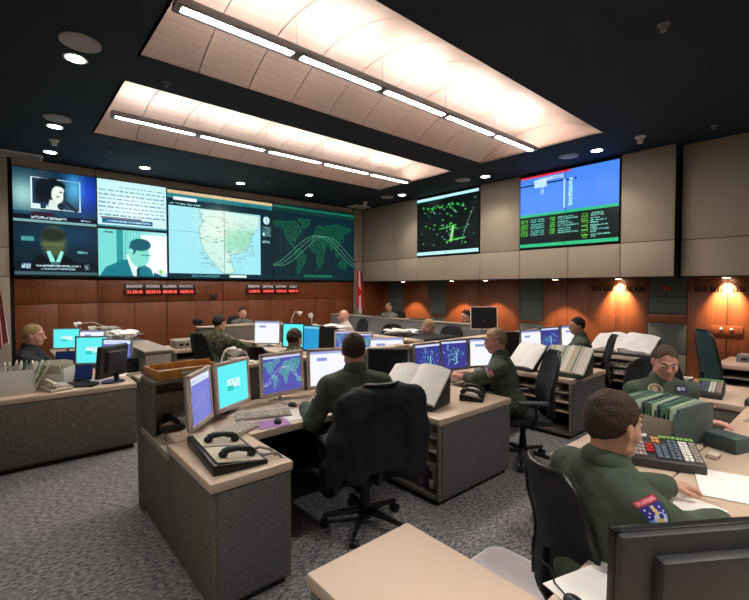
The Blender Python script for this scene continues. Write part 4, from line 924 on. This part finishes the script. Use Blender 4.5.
gadget('slim white gadget standing in the hutch', 1.21, 3.58, .70, .06, .05, .19, 'white', name='handheld_radio', cat='radio')
desk_phone('black telephone half hidden in the hutch', 1.05, 3.55, .69, (-.2, 1), 1)
desk_phone('black telephone low on the ledge left of the leftmost monitor', .97, 3.25, .755, (-.7, .7), 1, spread=.13) if False else None
gadget('flat black box on the ledge left of the leftmost monitor', .93, 3.32, .755, .08, .16, .035, 'black', (1, 0), 'flat_box', 'box')

monitor('leftmost near monitor, pale bezel and violet page seen at a slant', 1.08, 3.17, .75, (.76, -.65), scr_violet(), .40, .40, 'bezel', .05, bw=.032)
monitor('near monitor with a bright cyan desktop and small white window', 1.44, 3.45, .75, (.50, -.87), scr_cyan(), .44, .40, 'bezel', .05, bw=.032)
monitor('near monitor showing a blue world map with white orbit lines', 1.96, 3.56, .75, (.05, -1), scr_blue(), .46, .40, 'bezel', .05, bw=.032)
monitor('near monitor with a white page, partly behind the seated officer in front', 2.44, 3.50, .75, (-.3, -.95), scr_white(), .44, .40, 'bezel', .05, bw=.032)
monitor('switched off black monitor right of the officer with the jacket chair', 2.98, 3.22, .73, (-.72, -.69), None, .44, .40, 'bezelg', .05, bw=.018)
keyboard('brown grey keyboard before the cyan monitor', 1.60, 3.22, .75, (.35, .93))
keyboard('pale keyboard nearest the telephones', 1.28, 2.99, .756, (.75, .66) if False else (-.45, .9), 'cream', .30)
papers('mauve mouse mat with a black mouse on it', 1.56, 2.99, .75, (.2, 1), .24, .19, .004, 'mauve', 'mouse_mat', 'mouse mat')
mouse('black mouse on the mauve mat', 1.60, 2.98, .756, (.4, .9))
mouse('black mouse on bare beige worktop below the world map monitor', 1.93, 3.32, .75, (-.3, .9))
papers('large white sheet lying before the seated person with the jacket chair', 1.93, 3.08, .75, (.12, 1), .46, .30)
desk_phone('long console telephone with two black handsets and hanging cord at the desk corner', 1.05, 2.64, .75, (-1, .08), 2, spread=.30, dp=.16, face='cream', cord=[(-.10, -.14, .03), (-.14, -.17, .05), (-.19, -.22, .04), (-.22, -.275, -.04), (-.23, -.295, -.13), (-.25, -.30, -.19), (-.28, -.30, -.16), (-.285, -.29, -.03), (-.24, -.24, .03), (-.2, -.17, .02), (-.17, -.13, .03)])
desk_lamp('small white gooseneck lamp behind the cyan monitor', 1.50, 3.86, 1.08, .5, .14, reach=.12)
desk_lamp('small white lamp right of the gooseneck behind the cyan monitor', 1.78, 3.87, 1.08, 2.6, .12, reach=.1)
gadget('pair of white cups on the partition behind the world map monitor', 1.63, 3.87, 1.08, .10, .07, .07, 'cream', name='paper_cup', cat='cup', slots='cream')

# cabinet with the big open binder
cabinet('open shelved console cabinet carrying the large open binder, right of the jacket chair', 2.66, 3.70, 2.26, 2.98, .73)
for z, n in ((.73-.055-.11, 0), (.73-.055-.225, 1)):
    gadget('white device on the %s shelf under the large open binder' % ('upper', 'lower')[n], 2.85, 2.58+.03*n, z, .34, .22, .05, 'white' if n == 0 else 'cream', (1, 0))
open_book('large thick open binder with white pages on a dark stand', 2.72, 2.72, .73, (.97, .25), .62, .44, .66, .06, wave=.06, ruffle=.006)
for k in range(3): gadget('upright %s binder in the bottom of the binder cabinet' % ('white', 'pink', 'grey')[k], 2.87, 2.42+.12*k, .08, .05, .26, .24, ('white', 'mauve', 'grey')[k], (1, 0), 'ring_binder', 'binder')
desk_phone('long black console telephone on the cabinet beside the large open binder', 3.47, 2.52, .73, (-.5, .85), 2, spread=.20)
desk_lamp('thin grey gooseneck lamp between the black monitor and radar monitor', 3.30, 3.40, .73, 2.6, .38, reach=.22, m='bezelg')
worktop('beige worktop of the middle console bay below the radar monitors', [(2.66, 3.0), (4.98, 3.0), (4.98, 3.76), (2.66, 3.76)], .73, .05, legs=[(2.7, 4.95, 3.70, 3.74)])
monitor('radar monitor at the left of the middle bay', 3.72, 3.34, .73, (-.1, -1), scr_radar(), .42, .38, 'bezelg', .05, bw=.022)
monitor('radar monitor at the centre of the middle bay', 4.20, 3.34, .73, (-.25, -1), scr_radar(), .42, .38, 'bezelg', .05, bw=.022)
monitor('white monitor in front of the grey haired officer', 4.66, 3.22, .73, (-.45, -.9), scr_white(), .44, .38, 'bezelg', .05, bw=.022)
monitor('switched off monitor seen at a slant behind the grey haired officer', 5.32, 3.36, .72, (-.80, -.45), None, .46, .42, 'bezelg', .05, bw=.018)
keyboard('pale keyboard under the hands of the grey haired officer', 3.98, 3.13, .73, (-.2, 1), 'cream', .40)
desk_phone('black telephone under the left radar monitor', 3.50, 3.16, .73, (0, 1), 1)
partition('low partition with beige cap running right behind the middle and far bays', 3.88, 7.95, 3.80, 3.94, 1.06, bodym='panel')

cabinet('open shelved console cabinet carrying the binder of coloured index strips', 5.02, 5.98, 2.26, 2.98, .72)
for z, n in ((.72-.055-.11, 0), (.72-.055-.225, 1)): gadget('white device on the %s shelf under the index strip binder' % ('upper', 'lower')[n], 5.2, 2.6, z, .32, .22, .05, 'white', (1, 0))
open_book('binder of coloured index strips tilted on a dark green base', 5.12, 2.45, .72, (.95, .1), .56, .5, .62, .035, 'green', 9, .0, 'index_binder', 'index binder', 'cream')
open_book('white tilted page pad on the cabinet left of the index strip binder', 5.10, 2.98, .72, (1, -.1), .42, .42, .75, .03, 'charcoal', None, .02, 'page_pad', 'paper pad')
worktop('beige worktop of the far right bay under two map monitors', [(5.0, 3.0), (8.38, 3.0), (8.38, 3.76), (5.0, 3.76)], .72, .05, legs=[(5.0, 8.3, 3.70, 3.74)])
monitor('slanted white lit monitor at the left of the far right bay', 6.0, 3.32, .72, (-.25, -1), scr_white(), .44, .40, 'bezelg', .05, bw=.022)
monitor('green and blue map monitor of the far right bay', 6.60, 3.34, .72, (-.2, -1), scr_radar(), .50, .40, 'bezelg', .05, bw=.022)
monitor('white monitor behind the officer of the far right bay', 7.22, 3.25, .72, (-.45, -.9), scr_white(), .46, .40, 'bezelg', .05, bw=.022)
cabinet('open shelved console cabinet farthest right, carrying a ragged white open book', 7.35, 8.35, 2.26, 2.98, .72)
for z, n in ((.72-.055-.11, 0), (.72-.055-.225, 1)): gadget('white device on the %s shelf of the farthest right cabinet' % ('upper', 'lower')[n], 7.52, 2.55, z, .32, .22, .05, 'white', (1, 0))
open_book('large ragged white open book on the farthest right cabinet', 7.42, 2.62, .72, (1, .0), .95, .55, .45, .07, 'charcoal', None, .07, 'open_book', 'open book', 'paper', .03)

# ------------------------------------------------------------------ middle rows behind the partition
partition('beige capped partition running away from the camera behind the middle bays', 4.14, 4.30, 3.96, 8.4, 1.09, bodym='panel')
worktop('long beige worktop of the rear left bays', [(3.42, 3.98), (4.12, 3.98), (4.12, 8.2), (3.42, 8.2)], .73, .05, legs=[(3.95, 4.1, 4.0, 8.15)])
worktop('long beige worktop on the far side of the central partition', [(4.32, 3.98), (5.0, 3.98), (5.0, 8.2), (4.32, 8.2)], .73, .05, legs=[(4.34, 4.5, 4.0, 8.15)])
partition('short beige capped partition in front of the woman', 2.8, 4.12, 8.26, 8.38, 1.06, bodym='panel')
cabinet('rear grey cabinet with open dark shelves behind the camouflage uniform', 2.0, 3.35, 6.95, 7.6, .84, '-y', topm='beige', bodym='panel')
gadget('white and grey printer on the rear grey cabinet', 2.25, 7.2, .84, .42, .35, .13, 'greybeige', name='printer', cat='printer')
gadget('white device on the dark shelf of the rear grey cabinet', 2.35, 7.1, .56, .36, .2, .06, 'white')
cabinet('beige topped cabinet between the two camouflage uniforms', 2.15, 3.38, 5.35, 5.9, .74, '-y', topm='beige', bodym='panel')
monitor('bright white monitor in front of the dark camouflage uniform', 3.62, 7.12, .73, (-.78, -.62), scr_white(), .50, .42, 'bezelg', .05, bw=.018)
monitor('cyan monitor right of the bright white one in the rear bay', 3.72, 6.35, .73, (-.86, -.5), scr_cyan(), .44, .42, 'black', .05, bw=.02)
monitor('narrow blue monitor beside the rear cyan one', 3.74, 5.78, .73, (-.92, -.4), Canvas(40, 32, (40, 150, 205)).rect(0, 0, 1, .1, (120, 200, 230)), .40, .42, 'black', .05, bw=.02)
monitor('dark rear monitor left of the light camouflage uniform', 3.72, 5.36, .73, (-.98, -.2), None, .36, .42, 'black', .05, bw=.02)
monitor('small rear monitor with blue page behind the light camouflage head, left one', 3.78, 5.02, .73, (-.6, -.8), scr_blue(), .30, .40, 'bezel', .05, bw=.03)
monitor('small rear monitor with blue page right of the light camouflage head', 3.80, 4.62, .73, (-.6, -.8), scr_blue(), .30, .40, 'bezel', .05, bw=.03)
monitor('large bright white monitor left of the front officer\'s head', 3.85, 4.18, .73, (-.55, -.83), scr_white(), .46, .38, 'bezel', .03, bw=.015)
papers('open dark binder tray of papers behind the world map monitor', 2.98, 5.62, .745, (.8, .4), .46, .34, .03, 'charcoal', 'paper_tray', 'tray')
papers('white papers lying in the dark tray', 2.98, 5.62, .78, (.8, .4), .36, .26, .01, 'paper')
paper_heap('heap of white papers at the end of the central partition, left of the bald head', 4.62, 6.62, 1.0, (.3, 1), .55, .5, .12, 2)
partition('short dark stand carrying the white paper heap beside the bald head', 4.36, 4.95, 6.35, 6.95, .998, 'black', 'black', .0, .73)
t = top('black_shelf', 'flat black raised shelf behind the caps of the partitions', 'shelf', (4.70, 4.45, .73))
b = MB(); b.box(-.38, .38, -.48, .48, .33, .36, .003); b.build('shelf_board', 'black', t)
for s in (-1, 1): b = MB(); b.box(-.36, .36, s*.46-.01, s*.46+.01, 0, .33); b.build('shelf_support', 'black', t)
paper_heap('wide heap of white papers on the flat black raised shelf', 4.58, 4.62, 1.09, (-.2, 1), .55, .45, .08, 5)
desk_lamp('white gooseneck lamp, left one of the pair on the central partition', 4.25, 7.35, 1.09, -.5, .24, reach=.14)
desk_lamp('white gooseneck lamp, right one of the pair on the central partition', 4.24, 6.60, 1.09, 1.2, .24, reach=.06)
gadget('dark flat device between the two gooseneck lamps', 4.22, 7.0, 1.09, .12, .3, .04, 'charcoal')
task_chair('black chair back seen beside the bald head', 5.45, 5.95, (-.8, -.3), back_h=.52)
# low wall at the back right
partition('grey fabric low wall with pale cap in front of the far seated people', 6.56, 6.70, 4.6, 9.3, 1.12, 'greybeige', 'grey')
worktop('grey counter behind the low grey wall', [(6.72, 4.7), (7.3, 4.7), (7.3, 9.2), (6.72, 9.2)], .76, .04, 'greybeige')
monitor('tilted black monitor high above the partition in front of the glowing wood', 6.30, 4.36, .73, (-.75, -.66), None, .46, .40, 'bezel', .34, .18, bw=.014, pivot=-.0)
cabinet('grey cabinet under the tilted black monitor', 5.9, 6.5, 4.05, 4.8, .73, None, bodym='panel')
for y_, n in ((6.2, 'nearer'), (7.4, 'farther')):
    gadget('%s flat dark box on the cap of the grey low wall' % n, 6.63, y_, 1.12, .1, .5, .03, 'charcoal', name='flat_box', cat='box')

# ------------------------------------------------------------------ left section
cabinet('long grey fabric console front at the far left with beige top', -1.35, 1.13, 5.38, 5.98, .73, None, bodym='panel', endm='panel')
worktop('beige worktop in front of the man in the black jacket', [(.62, 6.0), (1.32, 6.0), (1.32, 9.3), (.62, 9.3)], .73, .05, legs=[(1.2, 1.3, 6.0, 9.3)])
partition('grey end cabinet with pale top beside the left row of monitors', 1.36, 1.66, 5.95, 7.2, 1.0, 'greybeige', 'greybeige')
partition('dark partition loaded with papers behind the left lamps', 1.36, 1.66, 7.24, 9.6, .98, 'charcoal', 'dark')
paper_heap('heap of white papers on the dark partition at left', 1.50, 7.9, .985, (.1, 1), .36, .8, .12, 3)
gadget('brown box on the dark partition behind the left lamps', 1.48, 9.1, .98, .3, .5, .10, 'greybeige', name='storage_box', cat='box', slots='greybeige')
for k in range(4): gadget('small dark device %s on the pale topped end cabinet side' % ('nearest', 'second', 'third', 'farthest')[k], 1.24, 6.15+.27*k, .73, .14, .16, .18-.02*k, 'charcoal' if k % 2 else 'black')
file_box('open white file box with slanting pale green folders on the left console', -.06, 5.72, .73, (0, 1), .62, .34, .24, 'white', 20, ('folderpale', 'cream', 'white', 'folder', 'cream', 'white'), fan=.55, over=.07)
file_box('second open white file box standing behind the front one beside the black jacket', .42, 5.82, .73, (.8, -.4), .30, .30, .20, 'white', 5, ('cream', 'folderpale'), fan=.3)
monitor('cyan monitor on the left desk in front of the man in black', .90, 6.72, .73, (-.55, -.84), scr_cyan(), .42, .38, 'bezelg', .05, bw=.022)
monitor('far cyan monitor behind the man in black', .80, 8.55, .73, (-.4, -.9), scr_cyan(), .40, .34, 'bezelg', .07, bw=.02)
monitor('far pale monitor right of the far cyan one', 1.10, 8.2, .73, (-.6, -.8), scr_white(), .40, .34, 'bezelg', .05, bw=.02)
monitor('pale lit monitor half hidden by the black monitor back', 1.12, 6.35, .73, (-.7, -.7), scr_violet(), .40, .36, 'bezelg', .05, bw=.02)
monitor('black monitor seen from behind on the left console', .93, 5.62, .73, (-.62, .78), None, .40, .36, 'black', .06, .12, thick=.07, bw=.02)
monitor('small dark blue screen leaning before the far cyan monitor', .66, 7.25, .73, (-.4, -.9), Canvas(8, 6, (14, 26, 62)), .26, .17, 'black', .02, .35, bw=.01, name='small_display', cat='small screen')
monitor('small dark blue screen leaning on the left console before the cyan monitor', .64, 5.86, .73, (-.3, -.95), Canvas(8, 6, (14, 26, 62)), .28, .17, 'black', .02, .35, bw=.01, name='small_display', cat='small screen')
keyboard('black keyboard beside the black monitor back', .62, 5.60, .73, (.5, .85), 'black', .34)
desk_phone('cream telephone on the left console near the white file box', .42, 5.55, .73, (-.4, .9), 1, m='cream')
desk_lamp('white gooseneck lamp leaning left over the far cyan monitor', 1.40, 8.75, .98, 2.9, .22, reach=.42)
desk_lamp('white gooseneck lamp leaning left over the left cyan monitor', 1.40, 7.60, .985, 2.9, .22, reach=.36)
papers('loose white sheets behind the black monitor back', 1.0, 6.02, .73, (.4, 1), .3, .22)
task_chair('dark chair of the man in the black jacket', .12, 6.5, (1, -.1), plastic='charcoal')
cabinet('grey console cabinet behind the man in the black jacket', -1.1, -.28, 6.9, 7.6, .80, None, topm='greybeige', bodym='panel')

# ------------------------------------------------------------------ near right section
cabinet('bare beige console top in the foreground at the bottom of the picture', .84, 1.345, -.9, 1.325, .75, None, endm='panel')
worktop('beige worktop covered with papers in front of the nearest officer', [(1.36, -.6), (2.64, -.6), (2.64, .69), (1.36, .69)], .75, .05, legs=[(1.4, 2.6, -.6, -.55)])
cabinet('beige topped cabinet carrying the coloured key console and big file box', 2.66, 3.70, .72, 1.32, .73, None)
worktop('beige worktop right of the nearest officer', [(2.66, -.6), (5.4, -.6), (5.4, .70), (2.66, .70)], .73, .05)
cabinet('beige topped cabinet carrying two key consoles behind the facing officer', 5.02, 5.98, .72, 1.32, .73, None, endm='beige')
cabinet('far right beige cabinet with dark shelves beside the tall teal chair', 7.36, 8.3, .6, 1.35, .76, '-x', bodym='panel')
papers('white sheet with pink cast nearest the foreground monitor', 1.52, .52, .75, (.3, 1), .30, .36)
papers('second white sheet under the foreground monitor corner', 1.80, .56, .752, (-.3, 1), .30, .22)
mouse('dark mouse at the bottom edge beside the foreground monitor', 1.39, .60, .756, (.5, 1))
monitor('large black monitor seen from behind in the bottom right foreground', 1.47, .285, .75, (.56, .83), None, .56, .375, 'black', .02, .03, thick=.06, bw=.025)
papers('long white sheet beyond the nearest officer\'s hand', 2.93, .48, .732, (.95, .3), .26, .40)
papers('white sheet under the nearest officer\'s forearm', 2.42, .56, .75, (.95, -.2), .24, .32)
key_console('console telephone with red, green and white keys in front of the nearest officer', 3.05, .82, .73, (.90, .42), .40, .30)
t = top('telephone_handset', 'dark telephone handset standing left of the coloured key console', 'telephone handset', (2.78, 1.02, .73))
b = MB(); b.tube([(0, 0, .01), (.01, .0, .06), (.05, -.02, .13), (.11, -.04, .17)], [.026, .018, .018, .028], 10); b.build('handle', 'black', t)
file_box('big slate sided file box crammed with green hanging folders', 3.56, .95, .73, (.97, -.2), .40, .50, .20, 'greybeige', 15, ('folder', 'folderpale', 'filegrey', 'folder'), 'greybeige', .12, .08, endm='filegrey')
gadget('small white device with green cable on the corner of the big file box', 3.14, 1.16, .73, .08, .08, .34, 'white', name='desk_telephone_adapter', cat='device')
gadget('tan padded panel left of the big file box', 3.0, 1.12, .73, .16, .05, .24, 'cream', (.7, .7), 'padded_panel', 'panel', 'cream')
gadget('dark blue box in front of the big file box', 3.62, .60, .73, .20, .15, .10, 'filegrey', (.8, -.3), 'storage_box', 'box', 'filegrey')
gadget('small pink and white gadget on the desk behind the key console', 3.36, .62, .73, .08, .06, .03, 'bezel')
gadget('cream open box at the right edge near the file box', 3.55, .24, .73, .28, .22, .13, 'cream', (.8, .5), 'storage_box', 'box', 'cream')
b = MB(); b.ball((0, 0, .03), (.10, .10, .05), 20); b.cyl((0, 0, 0), (0, 0, .03), .09)
o = tag(b.build('speakerphone', 'grey'), 'round grey speakerphone at the right edge of the picture', 'speakerphone'); o.location = (3.9, .36, .73)
key_console('left one of two key consoles on the cabinet behind the facing officer', 5.32, 1.12, .73, (.85, .1), .42, .42)
key_console('right one of two key consoles on the cabinet, at the edge of the picture', 5.35, .83, .73, (.9, -.1), .40, .42) if False else key_console('right one of two key consoles, at the edge of the picture', 5.22, .42, .73, (.9, -.1), .56, .40)
papers('white sheet on the right desk nearest the edge', 4.36, .45, .73, (.8, .3), .22, .34)
papers('white sheet on the right desk farther back', 4.95, .48, .732, (.8, .3), .3, .3) if False else None
papers('brown folder between sheets on the right desk', 4.62, .52, .73, (.9, -.1), .20, .34, .006, 'greybeige', 'paper_folder', 'folder')
b = MB(); b.ball((0, 0, .025), (.03, .03, .028), 12); b.cyl((0, 0, 0), (0, 0, .02), .02); o = tag(b.build('red_button', 'red'), 'round red button beside the beige desk edge behind the file box', 'button'); o.location = (4.93, .98, .73) if False else (5.05, 1.25, .73)
gadget('grey scanner on the far right cabinet', 7.9, .95, .76, .5, .3, .10, 'grey', (1, 0), 'scanner', 'scanner')
t = top('chair_mat', 'clear plastic chair mat on the carpet beside the foreground console', 'chair mat', (2.0, 1.15, 0))
b = MB(); pts = []
for cx, cy, a0 in ((.48, .43, 0), (-.5, .43, 90), (-.5, -.43, 180), (.48, -.43, 270)):
    for q in range(6): a = math.radians(a0+q*18); pts.append((cx+.10*math.cos(a), cy+.10*math.sin(a), .0))
b.prism(pts, (0, 0, .008), .002); b.build('mat', 'matclear', t)
b = MB(); b.tube([(p[0], p[1], .008) for p in pts]+[(pts[0][0], pts[0][1], .008)], .005, 6); b.build('rolled_edge', 'white', t)

# ------------------------------------------------------------------ chairs
GC = None
c1 = task_chair('black task chair with a black jacket hung over its back', 2.06, 2.48, (.30, .95))
def chair(label, x, y, f): return dup(c1, (x, y, 0), rzf(*f), label)
c1b = [ch for ch in c1.children]
chair('black task chair of the grey haired officer', 4.07, 2.33, (-.72, .69))
chair('black task chair of the far right bay officer, before the ragged book', 6.22, 2.58, (-.45, .89))
chair('black task chair with grey frame of the nearest officer', 1.985, .735, (.86, -.51)).scale = (.95, .95, .93)
chair('black task chair of the officer facing the camera', 4.16, 1.13, (-.90, -.45))
chair('black task chair of the dark camouflage uniform', 2.42, 6.38, (.9, .2))
chair('black task chair of the light camouflage uniform', 2.45, 4.5, (1, .1))
chair('black task chair of the woman behind the far partition', 4.05, 9.2, (0, -1))
chair('black task chair under the bald man', 5.35, 6.9, (-1, .2))
chair('black task chair of the orange haired person', 5.5, 4.62, (-1, -.1))
chair('black task chair of the bearded man far behind the low wall', 8.05, 8.5, (-1, -.2))
chair('black task chair of the dark haired person far behind the low wall', 7.65, 5.62, (-1, .1))
M['teal'] = mat('dark teal upholstery', (.02, .055, .06), .7, var=.2, scale=80)
task_chair('tall dark teal chair at the right in front of the wooden doors', 6.75, 1.10, (.6, -.8), col='teal', back_h=.72, arms=False)
# the jacket
t = top('jacket', 'black jacket draped over the back of the near task chair', 'jacket', (2.06, 2.48, 0), rzf(.30, .95)); t.scale = (1.03, 1, .985)
J = Field(); J.box((0, -.335, .84), (.235, .045, .30), None, .04, .04); J.box((0, -.25, 1.02), (.21, .07, .12), None, .05, .06)
J.cap((-.24, -.33, 1.04), (.24, -.33, 1.04), .065, None, .06)
for s in (-1, 1): J.cap((s*.23, -.33, 1.04), (s*.30, -.30, .80), .070, .068, .05); J.cap((s*.30, -.30, .80), (s*.315, -.27, .52), .066, .055, .05); J.cap((s*.19, -.37, .95), (s*.20, -.36, .56), .06, .07, .05)
J.cap((-.1, -.36, 1.09), (.1, -.36, 1.09), .035, None, .04)
J.box((0, -.17, .86), (.20, .06, .36), None, .03, .02, 's')
J.mesh('jacket_cloth', .009, M['jacket'], t, noise=.008, nf=.9, nz=.25)

# ------------------------------------------------------------------ flags
def flag(label, x, y, z0, h, wd, paint, ang=0):
    t = top('flag', label, 'flag', (x, y, 0), ang)
    b = MB(); b.cyl((0, 0, 0), (0, 0, z0+h+.12), .014); b.cyl((0, 0, 0), (0, 0, .04), .13, .11, 20); b.build('pole', 'steel', t)
    b = MB(); b.ball((0, 0, z0+h+.15), (.025, .025, .045), 10); b.build('finial', 'wood', t)
    def fn(u, v): return (.015+wd*u*(.55+.45*v), .05*math.sin(u*17+v*1.5)*(.4+.6*u), z0+h-h*v*(1-.06*math.sin(u*9))-.06*u)
    paint_mesh('cloth', paint, fn, M['printed'], t)
c = Canvas(30, 40, (225, 218, 214)); c.rect(0, 0, .32, 1, (190, 20, 30)); c.rect(.72, 0, 1, 1, (190, 20, 30)); c.poly([(.5, .35), (.58, .45), (.66, .46), (.6, .55), (.5, .62), (.42, .55), (.36, .46), (.44, .45)], (190, 20, 30))
flag('red and white maple leaf flag hanging in the far right corner', 8.22, 10.30, 1.10, 1.25, .27, c)
c = Canvas(30, 60, (222, 214, 210))
for k in range(6): c.rect(k/6+.01, 0, k/6+.09, 1, (180, 22, 36))
c.rect(0, 0, .5, .4, (30, 40, 110))
flag('red and white striped flag cut by the left edge of the picture', -.17, 10.2, .80, 1.15, .26, c)

# ------------------------------------------------------------------ people
def arm_patch(t, o, arm, side, at, outw, w_, h_, cv, lab, up_v=None):
    Sh, E_, W2, sg = arm[0 if side > 0 else 1]; p = Sh.lerp(E_, at); suit_patch(t, o, p, outw, up_v or Sh-E_, w_, h_, cv, label=lab)
US = Canvas(14, 9, (225, 215, 215))
for k in range(4): US.rect(0, k*2/8, 1, (k*2+1)/8, (190, 60, 60))
US.rect(0, 0, .4, .5, (40, 50, 110))
t, o, arm, H = person('person in green flight suit seen from behind, seated on the jacket chair', (2.12, 2.69, 1.298), (.42, .9), (.62, .78), -.12, .10, [(2.40, 3.08, .79), (1.92, 3.10, .79)], hair='brown', skin=2, res=.008, seat=.49, sc=1.10)
arm_patch(t, o, arm, -1, .28, (-1, .1, .3), .07, .05, US, 'faded red and white flag patch')
t, o, arm, H = person('person with grey blond hair and moustache in green flight suit typing at the radar monitors', (3.93, 2.58, 1.235), (-.45, .89), (-.62, .78), -.22, .16, [(4.06, 3.06, .80), (3.80, 2.98, .82)], hair='sandy', skin=2, res=.008, seat=.48, sc=1.07, short=True)
arm_patch(t, o, arm, -1, .30, (-1, .15, .2), .09, .065, US, 'red and white flag patch')
b = MB(); T4 = Matrix.Translation(V(H(0, 0, 0)))
b.ball(H(0, .098, -.043), (.022, .012, .008), 12); b.build('moustache', HAIR['sandy'], t)
t, o, arm, H = person('person in green flight suit at the far right bay, dark hair, facing left', (6.18, 2.72, 1.25), (-.45, .89), (-.75, .66), -.12, .14, [(6.35, 3.22, .78), (6.08, 3.22, .78)], hair='dark', skin=1, res=.010, seat=.48)
arm_patch(t, o, arm, -1, .30, (-1, .15, .2), .08, .06, US, 'red and white flag patch')
t, o, arm, H = person('person with cropped hair in green flight suit facing the camera behind the big file box', (4.05, 1.07, 1.20), (-.70, -.71), (-.84, -.50), -.38, .10, [(3.98, .80, .79), (4.42, .92, .80)], hair='shaved', skin=2, res=.0065, seat=.45, sc=1.07)
nb = Canvas(20, 12, (40, 42, 90)); nb.ell(.3, .5, .16, .28, (190, 190, 200)); nb.ell(.68, .5, .2, .25, (150, 150, 190)); nb.rect(0, 0, 1, .12, (20, 22, 50))
suit_patch(t, o, (-.085, .16, .93), (-.1, 1, .25), (0, 0, 1), .11, .055, nb, 'name_patch', 'dark blue name tape with silver wings')
rp = Canvas(20, 20, (52, 66, 50)); rp.ell(.5, .5, .48, .48, (190, 180, 150), 1, .08); rp.ell(.5, .5, .38, .38, (120, 95, 85), 1, .1); rp.ell(.45, .45, .2, .2, (190, 160, 130))
suit_patch(t, o, (.10, .16, .92), (.1, 1, .25), (0, 0, 1), .10, .10, rp, 'round_patch', 'round tan unit patch')
t, o, arm, H = person('nearest person, brown hair, green flight suit with a shield patch, reaching right over the papers', (1.90, .68, 1.237), (.86, -.51), (.90, -.44), -.10, .05, [(2.32, .40, .79), (2.56, .60, .79)], hair='brown', skin=0, res=.0055, seat=.48, curl=.45, sc=1.10)
sp = Canvas(44, 52, (52, 66, 50)); sp.poly([(.05, .02), (.95, .02), (.95, .2), (.05, .2)], (190, 50, 70)); sp.scrawl(.12, .06, .88, .16, (235, 180, 190), .9, .6)
sp.poly([(.08, .22), (.92, .22), (.9, .6), (.72, .86), (.5, .98), (.28, .86), (.1, .6)], (44, 36, 140)); sp.poly([(.1, .6), (.9, .6), (.72, .86), (.5, .98), (.28, .86)], (90, 140, 215))
sp.ell(.55, .66, .26, .2, (200, 210, 230)); sp.ell(.5, .72, .14, .1, (215, 190, 120)); sp.ell(.62, .6, .1, .08, (40, 60, 150)); sp.poly([(.42, .25), (.56, .25), (.6, .5), (.46, .55)], (225, 195, 130)); 
for a_, b_ in ((.2, .3), (.28, .42), (.2, .5), (.75, .35), (.8, .5)): sp.ell(a_, b_, .035, .03, (220, 220, 240))
arm_patch(t, o, arm, 1, -.04, (.85, -.12, .40), .080, .100, sp, 'blue shield patch under a red arc tab', (0, -.35, 1))
person('blond person in a black jacket seated at the left console', (.28, 6.28, 1.25), (.95, -.3), (.93, -.36), -.12, .12, [(.74, 5.98, .80), (.72, 6.35, .80)], suit=CLOTH['black'], skin=2, hair='blond', res=.010)
person('person in dark woodland camouflage turned away at the rear left bay', (2.52, 6.50, 1.26), (.9, .35), (.9, .3), -.1, .1, [(3.1, 6.45, .85), (3.05, 6.85, .85)], suit=CAMO, skin=1, hair='dark', res=.012)
person('person in pale green camouflage just beyond the world map monitor', (2.66, 4.52, 1.18), (.95, .2), (.93, .3), -.2, .14, [(3.3, 4.3, .79), (3.3, 4.62, .79)], suit=CAMO2, skin=2, hair='brown', res=.011)
person('woman with dark tied hair facing the camera behind the far short partition', (4.02, 9.06, 1.24), (-.1, -1), (-.25, -1), -.1, .08, [(3.8, 8.8, .8), (4.2, 8.8, .8)], suit=CLOTH['olive'], skin=0, hair='dark', res=.013, wide=.88)
person('bald person in a cream shirt at the far side of the central partition', (5.2, 6.93, 1.225), (-.8, .3), (-.65, .5), -.1, .08, [(4.9, 6.6, .8), (4.85, 7.3, .8)], suit=CLOTH['white'], skin=2, hair=None, res=.012)
person('bearded person in grey green far behind the low grey wall', (7.85, 8.45, 1.27), (-.95, -.2), (-.9, -.4), -.1, .08, [(7.4, 8.2, .85), (7.4, 8.7, .85)], suit=CLOTH['olive'], skin=1, hair='shaved', res=.014)
person('orange blond haired person bent behind the flat black raised shelf', (4.98+.1, 4.55, 1.17), (-.95, -.1), (-.8, .5), -.3, .14, [(4.75, 4.2, .8), (4.72, 5.05, .8)], suit=CLOTH['white'], skin=2, hair='blond', res=.012)
person('dark haired person facing left far behind the low wall by the glowing wood', (7.45, 5.62, 1.195), (-1, .1), (-.9, .3), -.1, .08, [(7.1, 5.35, .82), (7.1, 6.0, .82)], suit=CLOTH['olive'], skin=0, hair='dark', res=.013)
